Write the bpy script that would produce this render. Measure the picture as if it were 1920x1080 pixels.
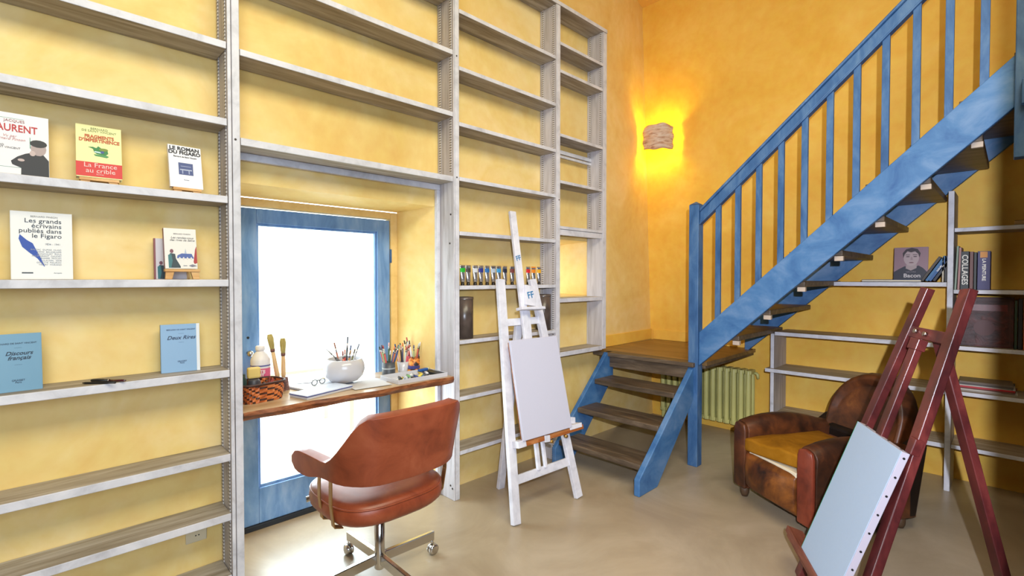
import bpy, bmesh, math, random
from mathutils import Vector, Matrix, Euler
random.seed(7)
PI = math.pi
for o in list(bpy.data.objects): bpy.data.objects.remove(o)
SC = bpy.context.scene
COL = SC.collection

# ------------------------------------------------------------------ camera
cam_d = bpy.data.cameras.new('camera'); cam = bpy.data.objects.new('camera', cam_d); COL.objects.link(cam)
cam_d.sensor_width = 36.0; cam_d.lens = 36.0 * 921.5 / 1920.0; cam_d.clip_start = 0.02
cam.location = (0, 0, 1.4)
cam.rotation_euler = (math.radians(90 - 1.1135), 0, math.radians(45.63 - 90))
SC.camera = cam
SC.view_settings.view_transform = 'Standard'; SC.view_settings.look = 'None'
SC.view_settings.exposure = 0.13; SC.view_settings.gamma = 1.0; SC.view_settings.use_curve_mapping = False

# ------------------------------------------------------------------ world and lights
W = bpy.data.worlds.new('world'); SC.world = W; W.use_nodes = True
W.node_tree.nodes['Background'].inputs[0].default_value = (0.86, 0.95, 1.0, 1)
W.node_tree.nodes['Background'].inputs[1].default_value = 4.6
def lamp(name, typ, loc, energy, color, rot=(0, 0, 0), **kw):
    d = bpy.data.lights.new(name, typ); d.energy = energy; d.color = color
    for k, v in kw.items(): setattr(d, k, v)
    o = bpy.data.objects.new(name, d); COL.objects.link(o); o.location = loc; o.rotation_euler = rot
    return o
# photographer's lamp right beside the camera
lamp('camera_lamp', 'SPOT', (-0.02, -0.110, 1.56), 430, (0.80, 0.85, 0.98), (math.radians(84), 0, math.radians(10-90)), shadow_soft_size=0.012, spot_size=math.radians(112), spot_blend=1.0)
# added area fill from above, tinted yellow to saturate the upper walls
lamp('upper_fill_light', 'AREA', (0.7, -0.3, 4.0), 165, (1.0, 0.95, 0.72), (math.radians(42), 0, 0), shape='RECTANGLE', size=3.4, size_y=1.6)
# added cool fill from the unseen right side, brightens the bookcase wall
lamp('side_fill_light', 'AREA', (-0.65, -1.80, 1.9), 112, (0.68, 0.83, 1.0), (math.radians(90), 0, 0), shape='RECTANGLE', size=2.6, size_y=1.9)
# daylight entering by the glazed door and the small niche window
lamp('door_daylight', 'AREA', (1.26, 3.05, 0.45), 19, (0.80, 0.91, 1.0), (math.radians(-90), 0, 0), shape='RECTANGLE', size=0.7, size_y=0.6)

# ------------------------------------------------------------------ materials
MATS = {}
def nt(name):
    m = bpy.data.materials.new(name); m.use_nodes = True
    return m, m.node_tree.nodes, m.node_tree.links, m.node_tree.nodes['Principled BSDF']
def lin(c):
    return tuple(((x/255)/12.92 if x/255 <= 0.04045 else ((x/255+0.055)/1.055)**2.4) for x in c)
def plain(name, c, rough=0.5, metal=0.0, emit=0, noise=0.0, scale=20, coat=0.0, raw=False):
    """flat colour with faint mottling; c in sRGB 0-255"""
    if name in MATS: return MATS[name]
    m, n, l, b = nt(name); c = c if raw else lin(c)
    b.inputs['Roughness'].default_value = rough; b.inputs['Metallic'].default_value = metal
    b.inputs['Coat Weight'].default_value = coat
    if noise > 0:
        tc = n.new('ShaderNodeTexCoord'); nz = n.new('ShaderNodeTexNoise'); nz.inputs['Scale'].default_value = scale; nz.inputs['Detail'].default_value = 5
        cr = n.new('ShaderNodeValToRGB'); e = cr.color_ramp.elements
        e[0].position = 0.3; e[1].position = 0.7
        e[0].color = tuple(x*(1-noise) for x in c)+(1,); e[1].color = tuple(min(1, x*(1+noise)) for x in c)+(1,)
        l.new(tc.outputs['Object'], nz.inputs['Vector']); l.new(nz.outputs['Fac'], cr.inputs['Fac']); l.new(cr.outputs['Color'], b.inputs['Base Color'])
    else: b.inputs['Base Color'].default_value = c+(1,)
    if emit: b.inputs['Emission Color'].default_value = c+(1,); b.inputs['Emission Strength'].default_value = emit
    MATS[name] = m; return m
def streaky(name, cols, stretch=(1, 1, 1), scale=6, rough=0.6, bump=0.1, pos=None, detail=8, spec=0.4, distort=0.5, coat=0.0):
    """noise-blended colours with a stretch direction (grain, brush strokes); cols in sRGB"""
    m, n, l, b = nt(name)
    tc = n.new('ShaderNodeTexCoord'); mp = n.new('ShaderNodeMapping'); mp.inputs['Scale'].default_value = stretch
    nz = n.new('ShaderNodeTexNoise'); nz.inputs['Scale'].default_value = scale; nz.inputs['Detail'].default_value = detail
    nz.inputs['Roughness'].default_value = 0.62; nz.inputs['Distortion'].default_value = distort
    cr = n.new('ShaderNodeValToRGB'); e = cr.color_ramp.elements
    k = len(cols); pos = pos or [0.3+0.4*i/(k-1) for i in range(k)]
    while len(e) < k: e.new(0.5)
    for i in range(k): e[i].position = pos[i]; e[i].color = lin(cols[i])+(1,)
    l.new(tc.outputs['Object'], mp.inputs['Vector']); l.new(mp.outputs['Vector'], nz.inputs['Vector'])
    l.new(nz.outputs['Fac'], cr.inputs['Fac']); l.new(cr.outputs['Color'], b.inputs['Base Color'])
    b.inputs['Roughness'].default_value = rough; b.inputs['Specular IOR Level'].default_value = spec; b.inputs['Coat Weight'].default_value = coat
    if bump:
        bp = n.new('ShaderNodeBump'); bp.inputs['Strength'].default_value = bump; bp.inputs['Distance'].default_value = 0.01
        l.new(nz.outputs['Fac'], bp.inputs['Height']); l.new(bp.outputs['Normal'], b.inputs['Normal'])
    MATS[name] = m; return m
def wall_mat(name, a, b_, c):
    """lime-washed plaster: large clouds of three ochres, fine trowel marks"""
    m, n, l, b = nt(name)
    tc = n.new('ShaderNodeTexCoord')
    n1 = n.new('ShaderNodeTexNoise'); n1.inputs['Scale'].default_value = 1.7; n1.inputs['Detail'].default_value = 6; n1.inputs['Roughness'].default_value = 0.6; n1.inputs['Distortion'].default_value = 0.6
    n2 = n.new('ShaderNodeTexNoise'); n2.inputs['Scale'].default_value = 14; n2.inputs['Detail'].default_value = 8
    cr = n.new('ShaderNodeValToRGB'); e = cr.color_ramp.elements; e.new(0.5)
    for i, (p, col) in enumerate(((0.32, a), (0.5, b_), (0.68, c))): e[i].position = p; e[i].color = lin(col)+(1,)
    mx = n.new('ShaderNodeMix'); mx.data_type = 'RGBA'; mx.blend_type = 'OVERLAY'; mx.inputs['Factor'].default_value = 0.25
    l.new(tc.outputs['Object'], n1.inputs['Vector']); l.new(tc.outputs['Object'], n2.inputs['Vector'])
    l.new(n1.outputs['Fac'], cr.inputs['Fac']); l.new(cr.outputs['Color'], mx.inputs['A']); l.new(n2.outputs['Color'], mx.inputs['B'])
    l.new(cr.outputs['Color'], mx.inputs['A'])
    bw = n.new('ShaderNodeRGBToBW'); l.new(n2.outputs['Color'], bw.inputs['Color']); l.new(bw.outputs['Val'], mx.inputs['B'])
    l.new(mx.outputs['Result'], b.inputs['Base Color'])
    b.inputs['Roughness'].default_value = 0.62; b.inputs['Specular IOR Level'].default_value = 0.3
    bp = n.new('ShaderNodeBump'); bp.inputs['Strength'].default_value = 0.15; bp.inputs['Distance'].default_value = 0.008
    l.new(n2.outputs['Fac'], bp.inputs['Height']); l.new(bp.outputs['Normal'], b.inputs['Normal'])
    MATS[name] = m; return m

M_wall = wall_mat('daylit_limewash', (227, 190, 110), (234, 203, 130), (241, 214, 156))  # wall wash made paler, cool daylight put into the colour
M_wallB = wall_mat('ochre_limewash', (232, 180, 70), (238, 190, 82), (244, 202, 100))
M_dim = plain('low_bounce_dark', (92, 70, 52), 0.7, noise=0.1, scale=4)  # unseen surfaces made dark to cut warm bounce light
M_ceil = plain('ceiling_plaster', (236, 190, 110), 0.8, noise=0.05, scale=3)
M_floor = streaky('beige_screed', [(156, 140, 116), (168, 152, 128), (182, 167, 144)], scale=1.6, rough=0.33, bump=0.02, distort=1.2, spec=0.5)
M_white_edge = streaky('white_painted_edge', [(182, 182, 190), (208, 209, 218), (222, 222, 230)], (1, 1, 1), 9, 0.55, 0.08)
M_limed_x = streaky('limed_wood_along_x', [(130, 120, 106), (162, 154, 144), (192, 186, 182)], (1, 12, 12), 2.2, 0.6, 0.15)
M_limed_y = streaky('limed_wood_along_y', [(128, 112, 92), (160, 145, 126), (190, 178, 162)], (12, 1, 12), 2.2, 0.6, 0.15)
M_limed_z = streaky('limed_wood_upright', [(156, 150, 150), (186, 182, 186), (204, 201, 206)], (12, 12, 1), 2.2, 0.6, 0.12)
M_blue = streaky('worn_blue_paint', [(36, 76, 124), (60, 100, 148), (92, 126, 164)], (3, 3, 1), 3.5, 0.5, 0.12)
M_blue_diag = streaky('worn_blue_paint_stringer', [(42, 88, 144), (70, 116, 166), (104, 138, 180)], (1, 1, 1.4), 4.5, 0.5, 0.12)
M_blue_door = streaky('pale_blue_door_paint', [(84, 126, 182), (112, 152, 204), (142, 174, 216)], (4, 4, 1), 3.0, 0.45, 0.1)
M_tread = streaky('dark_worn_oak', [(64, 54, 44), (92, 78, 64), (124, 108, 90)], (8, 1, 8), 3.0, 0.45, 0.15)
M_landing = streaky('oak_landing_boards', [(110, 84, 50), (140, 108, 64), (160, 128, 82)], (8, 1, 8), 2.0, 0.4, 0.08)
M_ywood = streaky('yellow_painted_frame', [(214, 176, 104), (230, 196, 128), (238, 208, 146)], (2, 2, 2), 4, 0.5, 0.05)
M_black = plain('black', (22, 22, 24), 0.5)
M_dark = plain('dark_gap', (34, 40, 48), 0.7)

def std_strip():
    m, n, l, b = nt('perforated_steel_strip')
    tc = n.new('ShaderNodeTexCoord'); sp = n.new('ShaderNodeSeparateXYZ'); l.new(tc.outputs['Object'], sp.inputs['Vector'])
    mu = n.new('ShaderNodeMath'); mu.operation = 'MULTIPLY'; mu.inputs[1].default_value = 62; l.new(sp.outputs['Z'], mu.inputs[0])
    fr = n.new('ShaderNodeMath'); fr.operation = 'FRACT'; l.new(mu.outputs[0], fr.inputs[0])
    lt = n.new('ShaderNodeMath'); lt.operation = 'LESS_THAN'; lt.inputs[1].default_value = 0.45; l.new(fr.outputs[0], lt.inputs[0])
    mx = n.new('ShaderNodeMix'); mx.data_type = 'RGBA'; mx.inputs['A'].default_value = lin((206, 202, 200))+(1,); mx.inputs['B'].default_value = lin((120, 114, 112))+(1,)
    l.new(lt.outputs[0], mx.inputs['Factor']); l.new(mx.outputs['Result'], b.inputs['Base Color']); b.inputs['Roughness'].default_value = 0.5
    return m
M_strip = std_strip()

# ------------------------------------------------------------------ mesh helpers
def bm_box(bm, x0, x1, y0, y1, z0, z1, mi=0):
    v = [bm.verts.new(p) for p in ((x0, y0, z0), (x1, y0, z0), (x1, y1, z0), (x0, y1, z0), (x0, y0, z1), (x1, y0, z1), (x1, y1, z1), (x0, y1, z1))]
    fs = [bm.faces.new([v[i] for i in q]) for q in ((3, 2, 1, 0), (4, 5, 6, 7), (0, 1, 5, 4), (1, 2, 6, 5), (2, 3, 7, 6), (3, 0, 4, 7))]
    for f in fs: f.material_index = mi
    return fs        # bottom, top, -y, +x, +y, -x
def bm_bar(bm, p, q, wx, wy, up=None, mi=0, taper=1.0):
    """square bar from p to q, width wx along 'side', wy along third axis"""
    p = Vector(p); q = Vector(q); d = (q-p).normalized()
    up = Vector(up) if up else (Vector((0, 0, 1)) if abs(d.z) < 0.95 else Vector((1, 0, 0)))
    s = d.cross(up).normalized(); t = s.cross(d).normalized()
    a = []
    for c, k in ((p, 1.0), (q, taper)):
        for i, j in ((-1, -1), (1, -1), (1, 1), (-1, 1)): a.append(bm.verts.new(c+s*(i*wx*k/2)+t*(j*wy*k/2)))
    for f in ((3, 2, 1, 0), (4, 5, 6, 7), (0, 1, 5, 4), (1, 2, 6, 5), (2, 3, 7, 6), (3, 0, 4, 7)):
        bm.faces.new([a[i] for i in f]).material_index = mi
def bm_tube(bm, pts, r, n=10, mi=0, cap=True):
    pts = [Vector(p) for p in pts]; R = r if isinstance(r, (list, tuple)) else [r]*len(pts)
    rings = []; prev = None
    for i, p in enumerate(pts):
        d = (pts[min(i+1, len(pts)-1)]-pts[max(i-1, 0)])
        d = d.normalized() if d.length > 1e-9 else Vector((0, 0, 1))
        if prev is None:
            a = d.cross(Vector((0, 0, 1)));
            if a.length < 1e-3: a = d.cross(Vector((1, 0, 0)))
            a.normalize()
        else:
            a = (prev-d*prev.dot(d)).normalized()
        prev = a; b = d.cross(a)
        rings.append([bm.verts.new(p+(a*math.cos(2*PI*k/n)+b*math.sin(2*PI*k/n))*R[i]) for k in range(n)])
    for i in range(len(rings)-1):
        for k in range(n):
            f = bm.faces.new((rings[i][k], rings[i][(k+1) % n], rings[i+1][(k+1) % n], rings[i+1][k])); f.material_index = mi; f.smooth = True
    if cap:
        bm.faces.new(list(reversed(rings[0]))).material_index = mi; bm.faces.new(rings[-1]).material_index = mi
def bm_lathe(bm, prof, c=(0, 0, 0), n=24, mi=0, cap_b=True, cap_t=True, sx=1, sy=1):
    rings = []
    for r, z in prof: rings.append([bm.verts.new((c[0]+r*sx*math.cos(2*PI*k/n), c[1]+r*sy*math.sin(2*PI*k/n), c[2]+z)) for k in range(n)])
    for i in range(len(rings)-1):
        for k in range(n):
            f = bm.faces.new((rings[i][k], rings[i][(k+1) % n], rings[i+1][(k+1) % n], rings[i+1][k])); f.material_index = mi; f.smooth = True
    if cap_b: bm.faces.new(list(reversed(rings[0]))).material_index = mi
    if cap_t: bm.faces.new(rings[-1]).material_index = mi
def bm_prism(bm, poly, axis, a0, a1, mi=0):
    """extrude 2D polygon along axis; poly in remaining two axes order (for x: y,z; y: x,z; z: x,y)"""
    def P(u, v, a):
        return {'x': (a, u, v), 'y': (u, a, v), 'z': (u, v, a)}[axis]
    A = [bm.verts.new(P(u, v, a0)) for u, v in poly]; B = [bm.verts.new(P(u, v, a1)) for u, v in poly]
    k = len(poly)
    bm.faces.new(A).material_index = mi; bm.faces.new(list(reversed(B))).material_index = mi
    for i in range(k): bm.faces.new((A[i], B[i], B[(i+1) % k], A[(i+1) % k])).material_index = mi
def bev(bm, w, seg=2):
    bmesh.ops.recalc_face_normals(bm, faces=bm.faces)
    bmesh.ops.bevel(bm, geom=list(bm.edges), offset=w, segments=seg, profile=0.5, affect='EDGES', clamp_overlap=True)
def obj(name, bm, mats, parent=None, bevel=0.0, smooth=False, loc=None, rot=None, label=None, subsurf=0, seg=2):
    bmesh.ops.recalc_face_normals(bm, faces=bm.faces)
    me = bpy.data.meshes.new(name); 
    if smooth:
        for f in bm.faces: f.smooth = True
    bm.to_mesh(me); bm.free()
    for m in (mats if isinstance(mats, (list, tuple)) else [mats]): me.materials.append(m)
    o = bpy.data.objects.new(name, me); COL.objects.link(o)
    if parent: o.parent = parent
    if loc: o.location = loc
    if rot: o.rotation_euler = rot
    if bevel:
        md = o.modifiers.new('bevel', 'BEVEL'); md.width = bevel; md.segments = seg; md.limit_method = 'ANGLE'; md.angle_limit = math.radians(40)
    if subsurf:
        md = o.modifiers.new('sub', 'SUBSURF'); md.levels = subsurf; md.render_levels = subsurf
    if label: o['label'] = label
    return o
def box(name, x0, x1, y0, y1, z0, z1, mats, parent=None, bevel=0.0, **kw):
    bm = bmesh.new(); bm_box(bm, x0, x1, y0, y1, z0, z1); return obj(name, bm, mats, parent, bevel, **kw)
def tag(o, label, cat, group=None, kind=None):
    o['label'] = label; o['category'] = cat
    if group: o['group'] = group
    if kind: o['kind'] = kind
    return o
def thing(name, label, cat, loc=(0, 0, 0), rz=0.0, group=None, rot=None):
    o = bpy.data.objects.new(name, None); COL.objects.link(o); o.empty_display_size = 0.05
    o.location = loc; o.rotation_euler = rot if rot else (0, 0, rz)
    return tag(o, label, cat, group)
def struct(name, bm, mats, label=None, cat=None, **kw):
    o = obj(name, bm, mats, **kw); o['kind'] = 'structure'
    o['label'] = label or name; o['category'] = cat or name.split('_')[0]; return o
def copy_tree(o, parent=None):
    c = o.copy(); COL.objects.link(c); c.parent = parent
    for ch in list(o.children): copy_tree(ch, c)
    return c
def text(s, size, mat, parent, loc, rot=(PI/2, 0, 0), name='lettering', align='CENTER', sx=1.0, ext=0.0004, bold=0.0, shear=0.0, space=1.0):
    cu = bpy.data.curves.new(name, 'FONT'); cu.body = s; cu.size = size; cu.align_x = align; cu.align_y = 'CENTER'
    cu.extrude = ext; cu.offset = bold; cu.resolution_u = 3; cu.shear = shear; cu.space_line = 0.85*space
    t = bpy.data.objects.new(name+'_tmp', cu); COL.objects.link(t)
    dg = bpy.context.evaluated_depsgraph_get(); me = bpy.data.meshes.new_from_object(t.evaluated_get(dg))
    bpy.data.objects.remove(t); bpy.data.curves.remove(cu)
    me.materials.clear(); me.materials.append(mat)
    o = bpy.data.objects.new(name, me); COL.objects.link(o); o.parent = parent; o.location = loc; o.rotation_euler = rot; o.scale = (sx, 1, 1)
    return o

# ------------------------------------------------------------------ the room
XB, YA, ZC = 4.60, 2.61, 4.22          # back wall, bookcase wall, ceiling
XL, YR = -2.2, -1.9
def lean(x, z):                         # the old corner leans outward as it rises
    t = max(0.0, min(1.0, (x-3.55)/1.05)); return 0.145*t*t*(z/4.2)
# floor
bm = bmesh.new(); bm_box(bm, XL-0.2, XB+0.3, YR-0.2, 2.95, -0.1, 0.0); struct('floor', bm, M_floor, 'beige polished screed floor', 'floor')
bm = bmesh.new(); bm_box(bm, XL-0.2, XB+0.3, YR-0.2, YA+0.5, ZC, ZC+0.1); struct('ceiling', bm, M_ceil, 'pale ochre plaster ceiling', 'ceiling')
# bookcase wall with the door opening and the small niche
def wall_with_holes():
    bm = bmesh.new()
    xs = sorted(set([XL-0.2, -1.5, -0.8, 0.0, 0.70, 1.86, 2.4, 2.935, 3.50] + [3.55+i*1.05/8 for i in range(0, 9)])); zs = [0.0, 0.6, 1.254, 1.72, 1.862, 2.6, 3.4, ZC]
    def hole(xa, xb, za, zb):
        if xa >= 0.69 and xb <= 1.87 and zb <= 1.87: return True
        if xa >= 2.93 and xb <= 3.51 and za >= 1.25 and zb <= 1.73: return True
        return False
    V = {}
    def vt(x, z):
        k = (round(x, 4), round(z, 4))
        if k not in V: V[k] = bm.verts.new((x, YA+lean(x, z), z))
        return V[k]
    for i in range(len(xs)-1):
        for j in range(len(zs)-1):
            if hole(xs[i], xs[i+1], zs[j], zs[j+1]): continue
            bm.faces.new((vt(xs[i], zs[j]), vt(xs[i+1], zs[j]), vt(xs[i+1], zs[j+1]), vt(xs[i], zs[j+1])))
    return bm
bm = wall_with_holes(); struct('wall_left', bm, M_wall, 'yellow limewashed wall behind the tall bookcase', 'wall')
# splayed door recess: jambs, soffit
def quad(bm, a, b, c, d, mi=0): bm.faces.new([bm.verts.new(p) for p in (a, b, c, d)]).material_index = mi
bm = bmesh.new()
quad(bm, (1.86, YA, 0), (1.775, 2.93, 0), (1.775, 2.93, 1.845), (1.86, YA, 1.862))
quad(bm, (0.70, YA, 0), (0.74, 2.93, 0), (0.74, 2.93, 1.845), (0.70, YA, 1.862))
quad(bm, (0.70, YA, 1.862), (1.86, YA, 1.862), (1.775, 2.93, 1.845), (0.74, 2.93, 1.845))
quad(bm, (0.5, 2.945, 0), (0.78, 2.945, 0), (0.78, 2.945, 2.2), (0.5, 2.945, 2.2))
struct('trim_1', bm, M_wall, 'yellow plaster jambs and soffit of the door recess', 'trim')
# small niche window in the last bay
bm = bmesh.new()
quad(bm, (3.50, YA, 1.254), (3.46, 3.05, 1.27), (3.46, 3.05, 1.70), (3.50, YA, 1.72))
quad(bm, (2.935, YA, 1.254), (2.96, 3.05, 1.27), (2.96, 3.05, 1.70), (2.935, YA, 1.72))
quad(bm, (2.935, YA, 1.72), (3.50, YA, 1.72), (3.46, 3.05, 1.70), (2.96, 3.05, 1.70))
quad(bm, (2.935, YA, 1.254), (3.50, YA, 1.254), (3.46, 3.05, 1.27), (2.96, 3.05, 1.27))
struct('trim_2', bm, M_wall, 'yellow plaster reveal of the small niche', 'trim')
# back wall (behind the stairs), leaning corner
bm = bmesh.new(); zs = [0, 0.8, 1.6, 2.4, 3.2, ZC]
for a, b in zip(zs[:-1], zs[1:]):
    ys = [YR-0.2, -0.6, 0.8, 1.8, None]
    P_ = lambda y, z: (XB, (YA+lean(XB, z)) if y is None else y, z)
    for y0, y1 in zip(ys[:-1], ys[1:]): quad(bm, P_(y0, a), P_(y1, a), P_(y1, b), P_(y0, b))
bmesh.ops.remove_doubles(bm, verts=bm.verts, dist=1e-4)
struct('wall_back', bm, M_wallB, 'ochre limewashed wall behind the staircase', 'wall')
# walls never in the frame: they close the room behind and beside the camera
bm = bmesh.new(); bm_box(bm, XL-0.2, XB+0.1, YR-0.15, YR, 0, ZC); struct('wall_right', bm, M_dim, 'unseen wall on the right side of the room, darkened to cut bounce light', 'wall')
bm = bmesh.new(); bm_box(bm, XL-0.2, XL, YR, YA, 0, ZC); struct('wall_front', bm, M_dim, 'unseen wall behind the camera, darkened to cut bounce light', 'wall')
# jamb of the opening the photograph was taken from
bm = bmesh.new(); bm_box(bm, 0.80, 0.92, YR, -0.0705, 0, 2.62); struct('trim_3', bm, M_dim, 'door jamb just right of the viewpoint, darkened to cut bounce light', 'trim')
# upper floor on the right which the stairs climb to
bm = bmesh.new(); bm_box(bm, -0.6, XB, YR, -0.25, 2.62, 2.76); struct('trim_4', bm, M_dim, 'dark edge of the upper floor over the right side of the room', 'trim')
# low skirting step painted on the walls above the landing
bm = bmesh.new(); bm_prism(bm, [(3.52, YA-0.013), (3.52, YA), (3.95, YA), (4.585, YA+0.026), (4.585, YA+0.010), (3.95, YA-0.013)], 'z', 0.775, 0.88)
struct('baseboard_left', bm, M_wallB, 'low yellow plaster skirting over the landing on the bookcase wall', 'baseboard', bevel=0.003)
bm = bmesh.new(); bm_box(bm, XB-0.014, XB, 1.64, YA-0.012, 0.775, 0.875)
struct('baseboard_back', bm, M_wallB, 'low yellow plaster skirting over the landing on the back wall', 'baseboard', bevel=0.004)

# glazed door in the recess -------------------------------------------------
Yd = 2.934
bm = bmesh.new()
for x0, x1, z0, z1 in ((0.74, 0.80, 0, 1.84), (1.725, 1.775, 0, 1.84), (0.80, 1.725, 1.795, 1.84)): bm_box(bm, x0, x1, Yd-0.01, Yd+0.06, z0, z1)
struct('door_1', bm, M_ywood, 'yellow painted frame of the glazed garden door', 'door', bevel=0.004)
door = thing('glazed_door', 'pale blue wooden garden door with one tall glass pane, in the yellow recess', 'door', (1.26, Yd, 0))
def dbar(name, x0, x1, z0, z1, y0=0.0, y1=0.045, par=door, m=M_blue_door, bev_=0.004):
    bm = bmesh.new(); bm_box(bm, x0-1.26, x1-1.26, y0, y1, z0, z1); return obj(name, bm, m, par, bev_)
stile = dbar('stile', 0.80, 0.895, 0.03, 1.787); dbar('stile', 1.632, 1.722, 0.03, 1.787)
dbar('rail', 0.895, 1.632, 1.706, 1.787); dbar('rail', 0.895, 1.632, 0.03, 0.228)
for a in ((0.895, 0.908, 0.228, 1.706), (1.619, 1.632, 0.228, 1.706), (0.908, 1.619, 1.693, 1.706), (0.908, 1.619, 0.228, 0.243)): dbar('glazing_bead', *a, 0.012, 0.034, bev_=0.002)
m, n, l, b = nt('door_glass')
n.remove(b); tr = n.new('ShaderNodeBsdfTransparent'); gl = n.new('ShaderNodeBsdfGlossy'); gl.inputs['Roughness'].default_value = 0.02; mx = n.new('ShaderNodeMixShader'); mx.inputs[0].default_value = 0.06
tr.inputs[0].default_value = (0.96, 0.99, 0.98, 1)
l.new(tr.outputs[0], mx.inputs[1]); l.new(gl.outputs[0], mx.inputs[2]); l.new(mx.outputs[0], n['Material Output'].inputs[0]); M_glass = m
dbar('pane', 0.90, 1.627, 0.235, 1.70, 0.02, 0.024, m=M_glass, bev_=0)
M_steel = plain('brushed_steel', (190, 188, 186), 0.25, 1.0)
bm = bmesh.new(); bm_tube(bm, [(0.845-1.26, 0, 0.992), (0.845-1.26, -0.03, 0.992)], 0.009); bm_lathe(bm, [(0.002, -0.017), (0.013, -0.012), (0.017, 0), (0.013, 0.012), (0.002, 0.017)], (0.845-1.26, -0.04, 0.992), 12)
obj('door_knob', bm, M_steel, door, smooth=True)
bm = bmesh.new(); bm_tube(bm, [(0.845-1.26, 0.002, 1.075), (0.845-1.26, -0.003, 1.075)], 0.007); obj('keyhole', bm, M_black, door)
for z in (1.55, 0.30):
    bm = bmesh.new(); bm_tube(bm, [(1.727-1.26, -0.006, z-0.045), (1.727-1.26, -0.006, z+0.045)], 0.007); obj('hinge', bm, M_blue, door, smooth=True)
bm = bmesh.new(); bm_box(bm, 0.80, 1.725, Yd-0.012, Yd+0.05, 0.0, 0.028); struct('trim_5', bm, M_dark, 'dark strip filling the gap under the garden door', 'trim', bevel=0.003)
# window of the niche: frame at the outer end
bm = bmesh.new()
for x0, x1, z0, z1 in ((2.96, 3.0, 1.27, 1.70), (3.42, 3.46, 1.27, 1.70), (3.0, 3.42, 1.66, 1.70), (3.0, 3.42, 1.27, 1.31)): bm_box(bm, x0, x1, 3.03, 3.06, z0, z1)
struct('window_1', bm, M_blue_door, 'small blue window frame at the end of the niche', 'window', bevel=0.003)

# terrace outside: pale paving, garden table and chair (all nearly burnt out by daylight)
M_pale = plain('sunlit_pale_stone', (236, 238, 232), 0.8, noise=0.03, scale=4)
bm = bmesh.new(); bm_box(bm, -4, 8, 3.0, 14, -0.16, -0.06); struct('floor_terrace', bm, M_pale, 'pale sunlit terrace outside the glazed door', 'floor')
M_teak = plain('pale_teak', (226, 206, 178), 0.7, noise=0.08, scale=8)
tb = thing('garden_table', 'pale wooden garden table outside the glass door', 'table', (1.75, 4.75, -0.06))
obj('tabletop', (lambda bm: (bm_box(bm, -0.5, 0.5, -0.35, 0.35, 0.62, 0.65), bm)[1])(bmesh.new()), M_teak, tb, 0.006)
for sx in (-0.44, 0.44):
    for sy in (-0.29, 0.29):
        bm = bmesh.new(); bm_bar(bm, (sx, sy, 0), (sx, sy, 0.62), 0.045, 0.045); obj('leg', bm, M_teak, tb, 0.004)
gc = thing('garden_chair', 'pale garden chair with a curved back outside the glass door', 'chair', (2.62, 4.0, -0.06), math.radians(100))
bm = bmesh.new(); bm_box(bm, -0.22, 0.22, -0.22, 0.22, 0.42, 0.45); obj('seat', bm, M_teak, gc, 0.01)
bm = bmesh.new(); bm_tube(bm, [(-0.22, 0.2, 0.45), (-0.25, 0.27, 0.65), (-0.2, 0.30, 0.85), (0, 0.32, 0.92), (0.2, 0.30, 0.85), (0.25, 0.27, 0.65), (0.22, 0.2, 0.45)], 0.018, 8); obj('backrest', bm, M_teak, gc, smooth=True)
for sx in (-0.19, 0.19):
    for sy in (-0.19, 0.19):
        bm = bmesh.new(); bm_bar(bm, (sx, sy, 0), (sx, sy, 0.42), 0.035, 0.035); obj('leg', bm, M_teak, gc, 0.004)

# ------------------------------------------------------------------ bookcases
YF = 2.439
def shelf_mesh(x0, x1, y0, y1, z0, z1, axis='x'):
    """board: painted front edge, limed faces"""
    bm = bmesh.new(); fs = bm_box(bm, x0, x1, y0, y1, z0, z1, 1)
    (fs[2] if axis == 'x' else fs[5]).material_index = 0
    return bm
bc = thing('bookcase', 'tall white limed bookcase covering the left wall around the glazed door', 'bookcase', (1.5, YF, 0))
def part(name, bm, mats, par, bevel=0.003, label=None):
    o = obj(name, bm, mats, par, bevel, label=label); o.matrix_parent_inverse = par.matrix_world.inverted() if False else Matrix.Translation(-Vector(par.location)); return o
ZT = 3.50
def upright(x0, x1, z0, z1, y0=YF, y1=YA-0.002):
    bm = bmesh.new(); fs = bm_box(bm, x0, x1, y0, y1, z0, z1, 1); fs[2].material_index = 0
    return part('upright', bm, [M_white_edge, M_limed_z], bc, 0.0035)
for x0, x1, z0 in ((0.630, 0.646, 0), (0.648, 0.680, 0), (1.881, 1.890, 0), (1.892, 1.925, 0), (2.857, 2.866, 0), (2.868, 2.903, 0), (3.462, 3.512, 0.80), (-0.50, -0.46, 0), (-1.5, -1.46, 0)):
    upright(x0, x1, z0, ZT-0.03)
# perforated shelf strips on the sides of the uprights
for x, s in ((0.630, -1), (1.881, -1), (2.857, -1), (3.462, -1), (0.680, 1), (1.925, 1), (2.903, 1)):
    for y in (YF+0.022, YA-0.040):
        zz0, zz1 = (2.06 if (x in (1.881, 0.680)) else (1.84 if x in (3.462,) else 0.02)), ZT-0.03
        if x == 2.903: zz0 = 0.8
        if x == 0.630: zz0 = 0.02
        xa, xb = (x-0.0035, x) if s < 0 else (x, x+0.0035)
        part('shelf_strip', (lambda bm: (bm_box(bm, xa, xb, y, y+0.016, zz0, zz1), bm)[1])(bmesh.new()), M_strip, bc, 0)
T = 0.030
def shelf(x0, x1, z, t=T, back=YA-0.002, y0=YF+0.002, tilt=0.0):
    return part('shelf', shelf_mesh(x0+0.001, x1-0.001, y0, back, z-t, z), [M_white_edge, M_limed_x], bc)
for z in (3.17, 2.81, 2.443, 2.106, 1.765, 1.396, 0.994, 0.617, 0.349, 0.07):
    shelf(-0.459, 0.629, z, 0.034 if z in (0.994, 0.617, 0.349) else 0.032); shelf(-1.459, -0.501, z)
for z in (3.17, 2.810, 2.43): shelf(0.681, 1.880, z)
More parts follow.
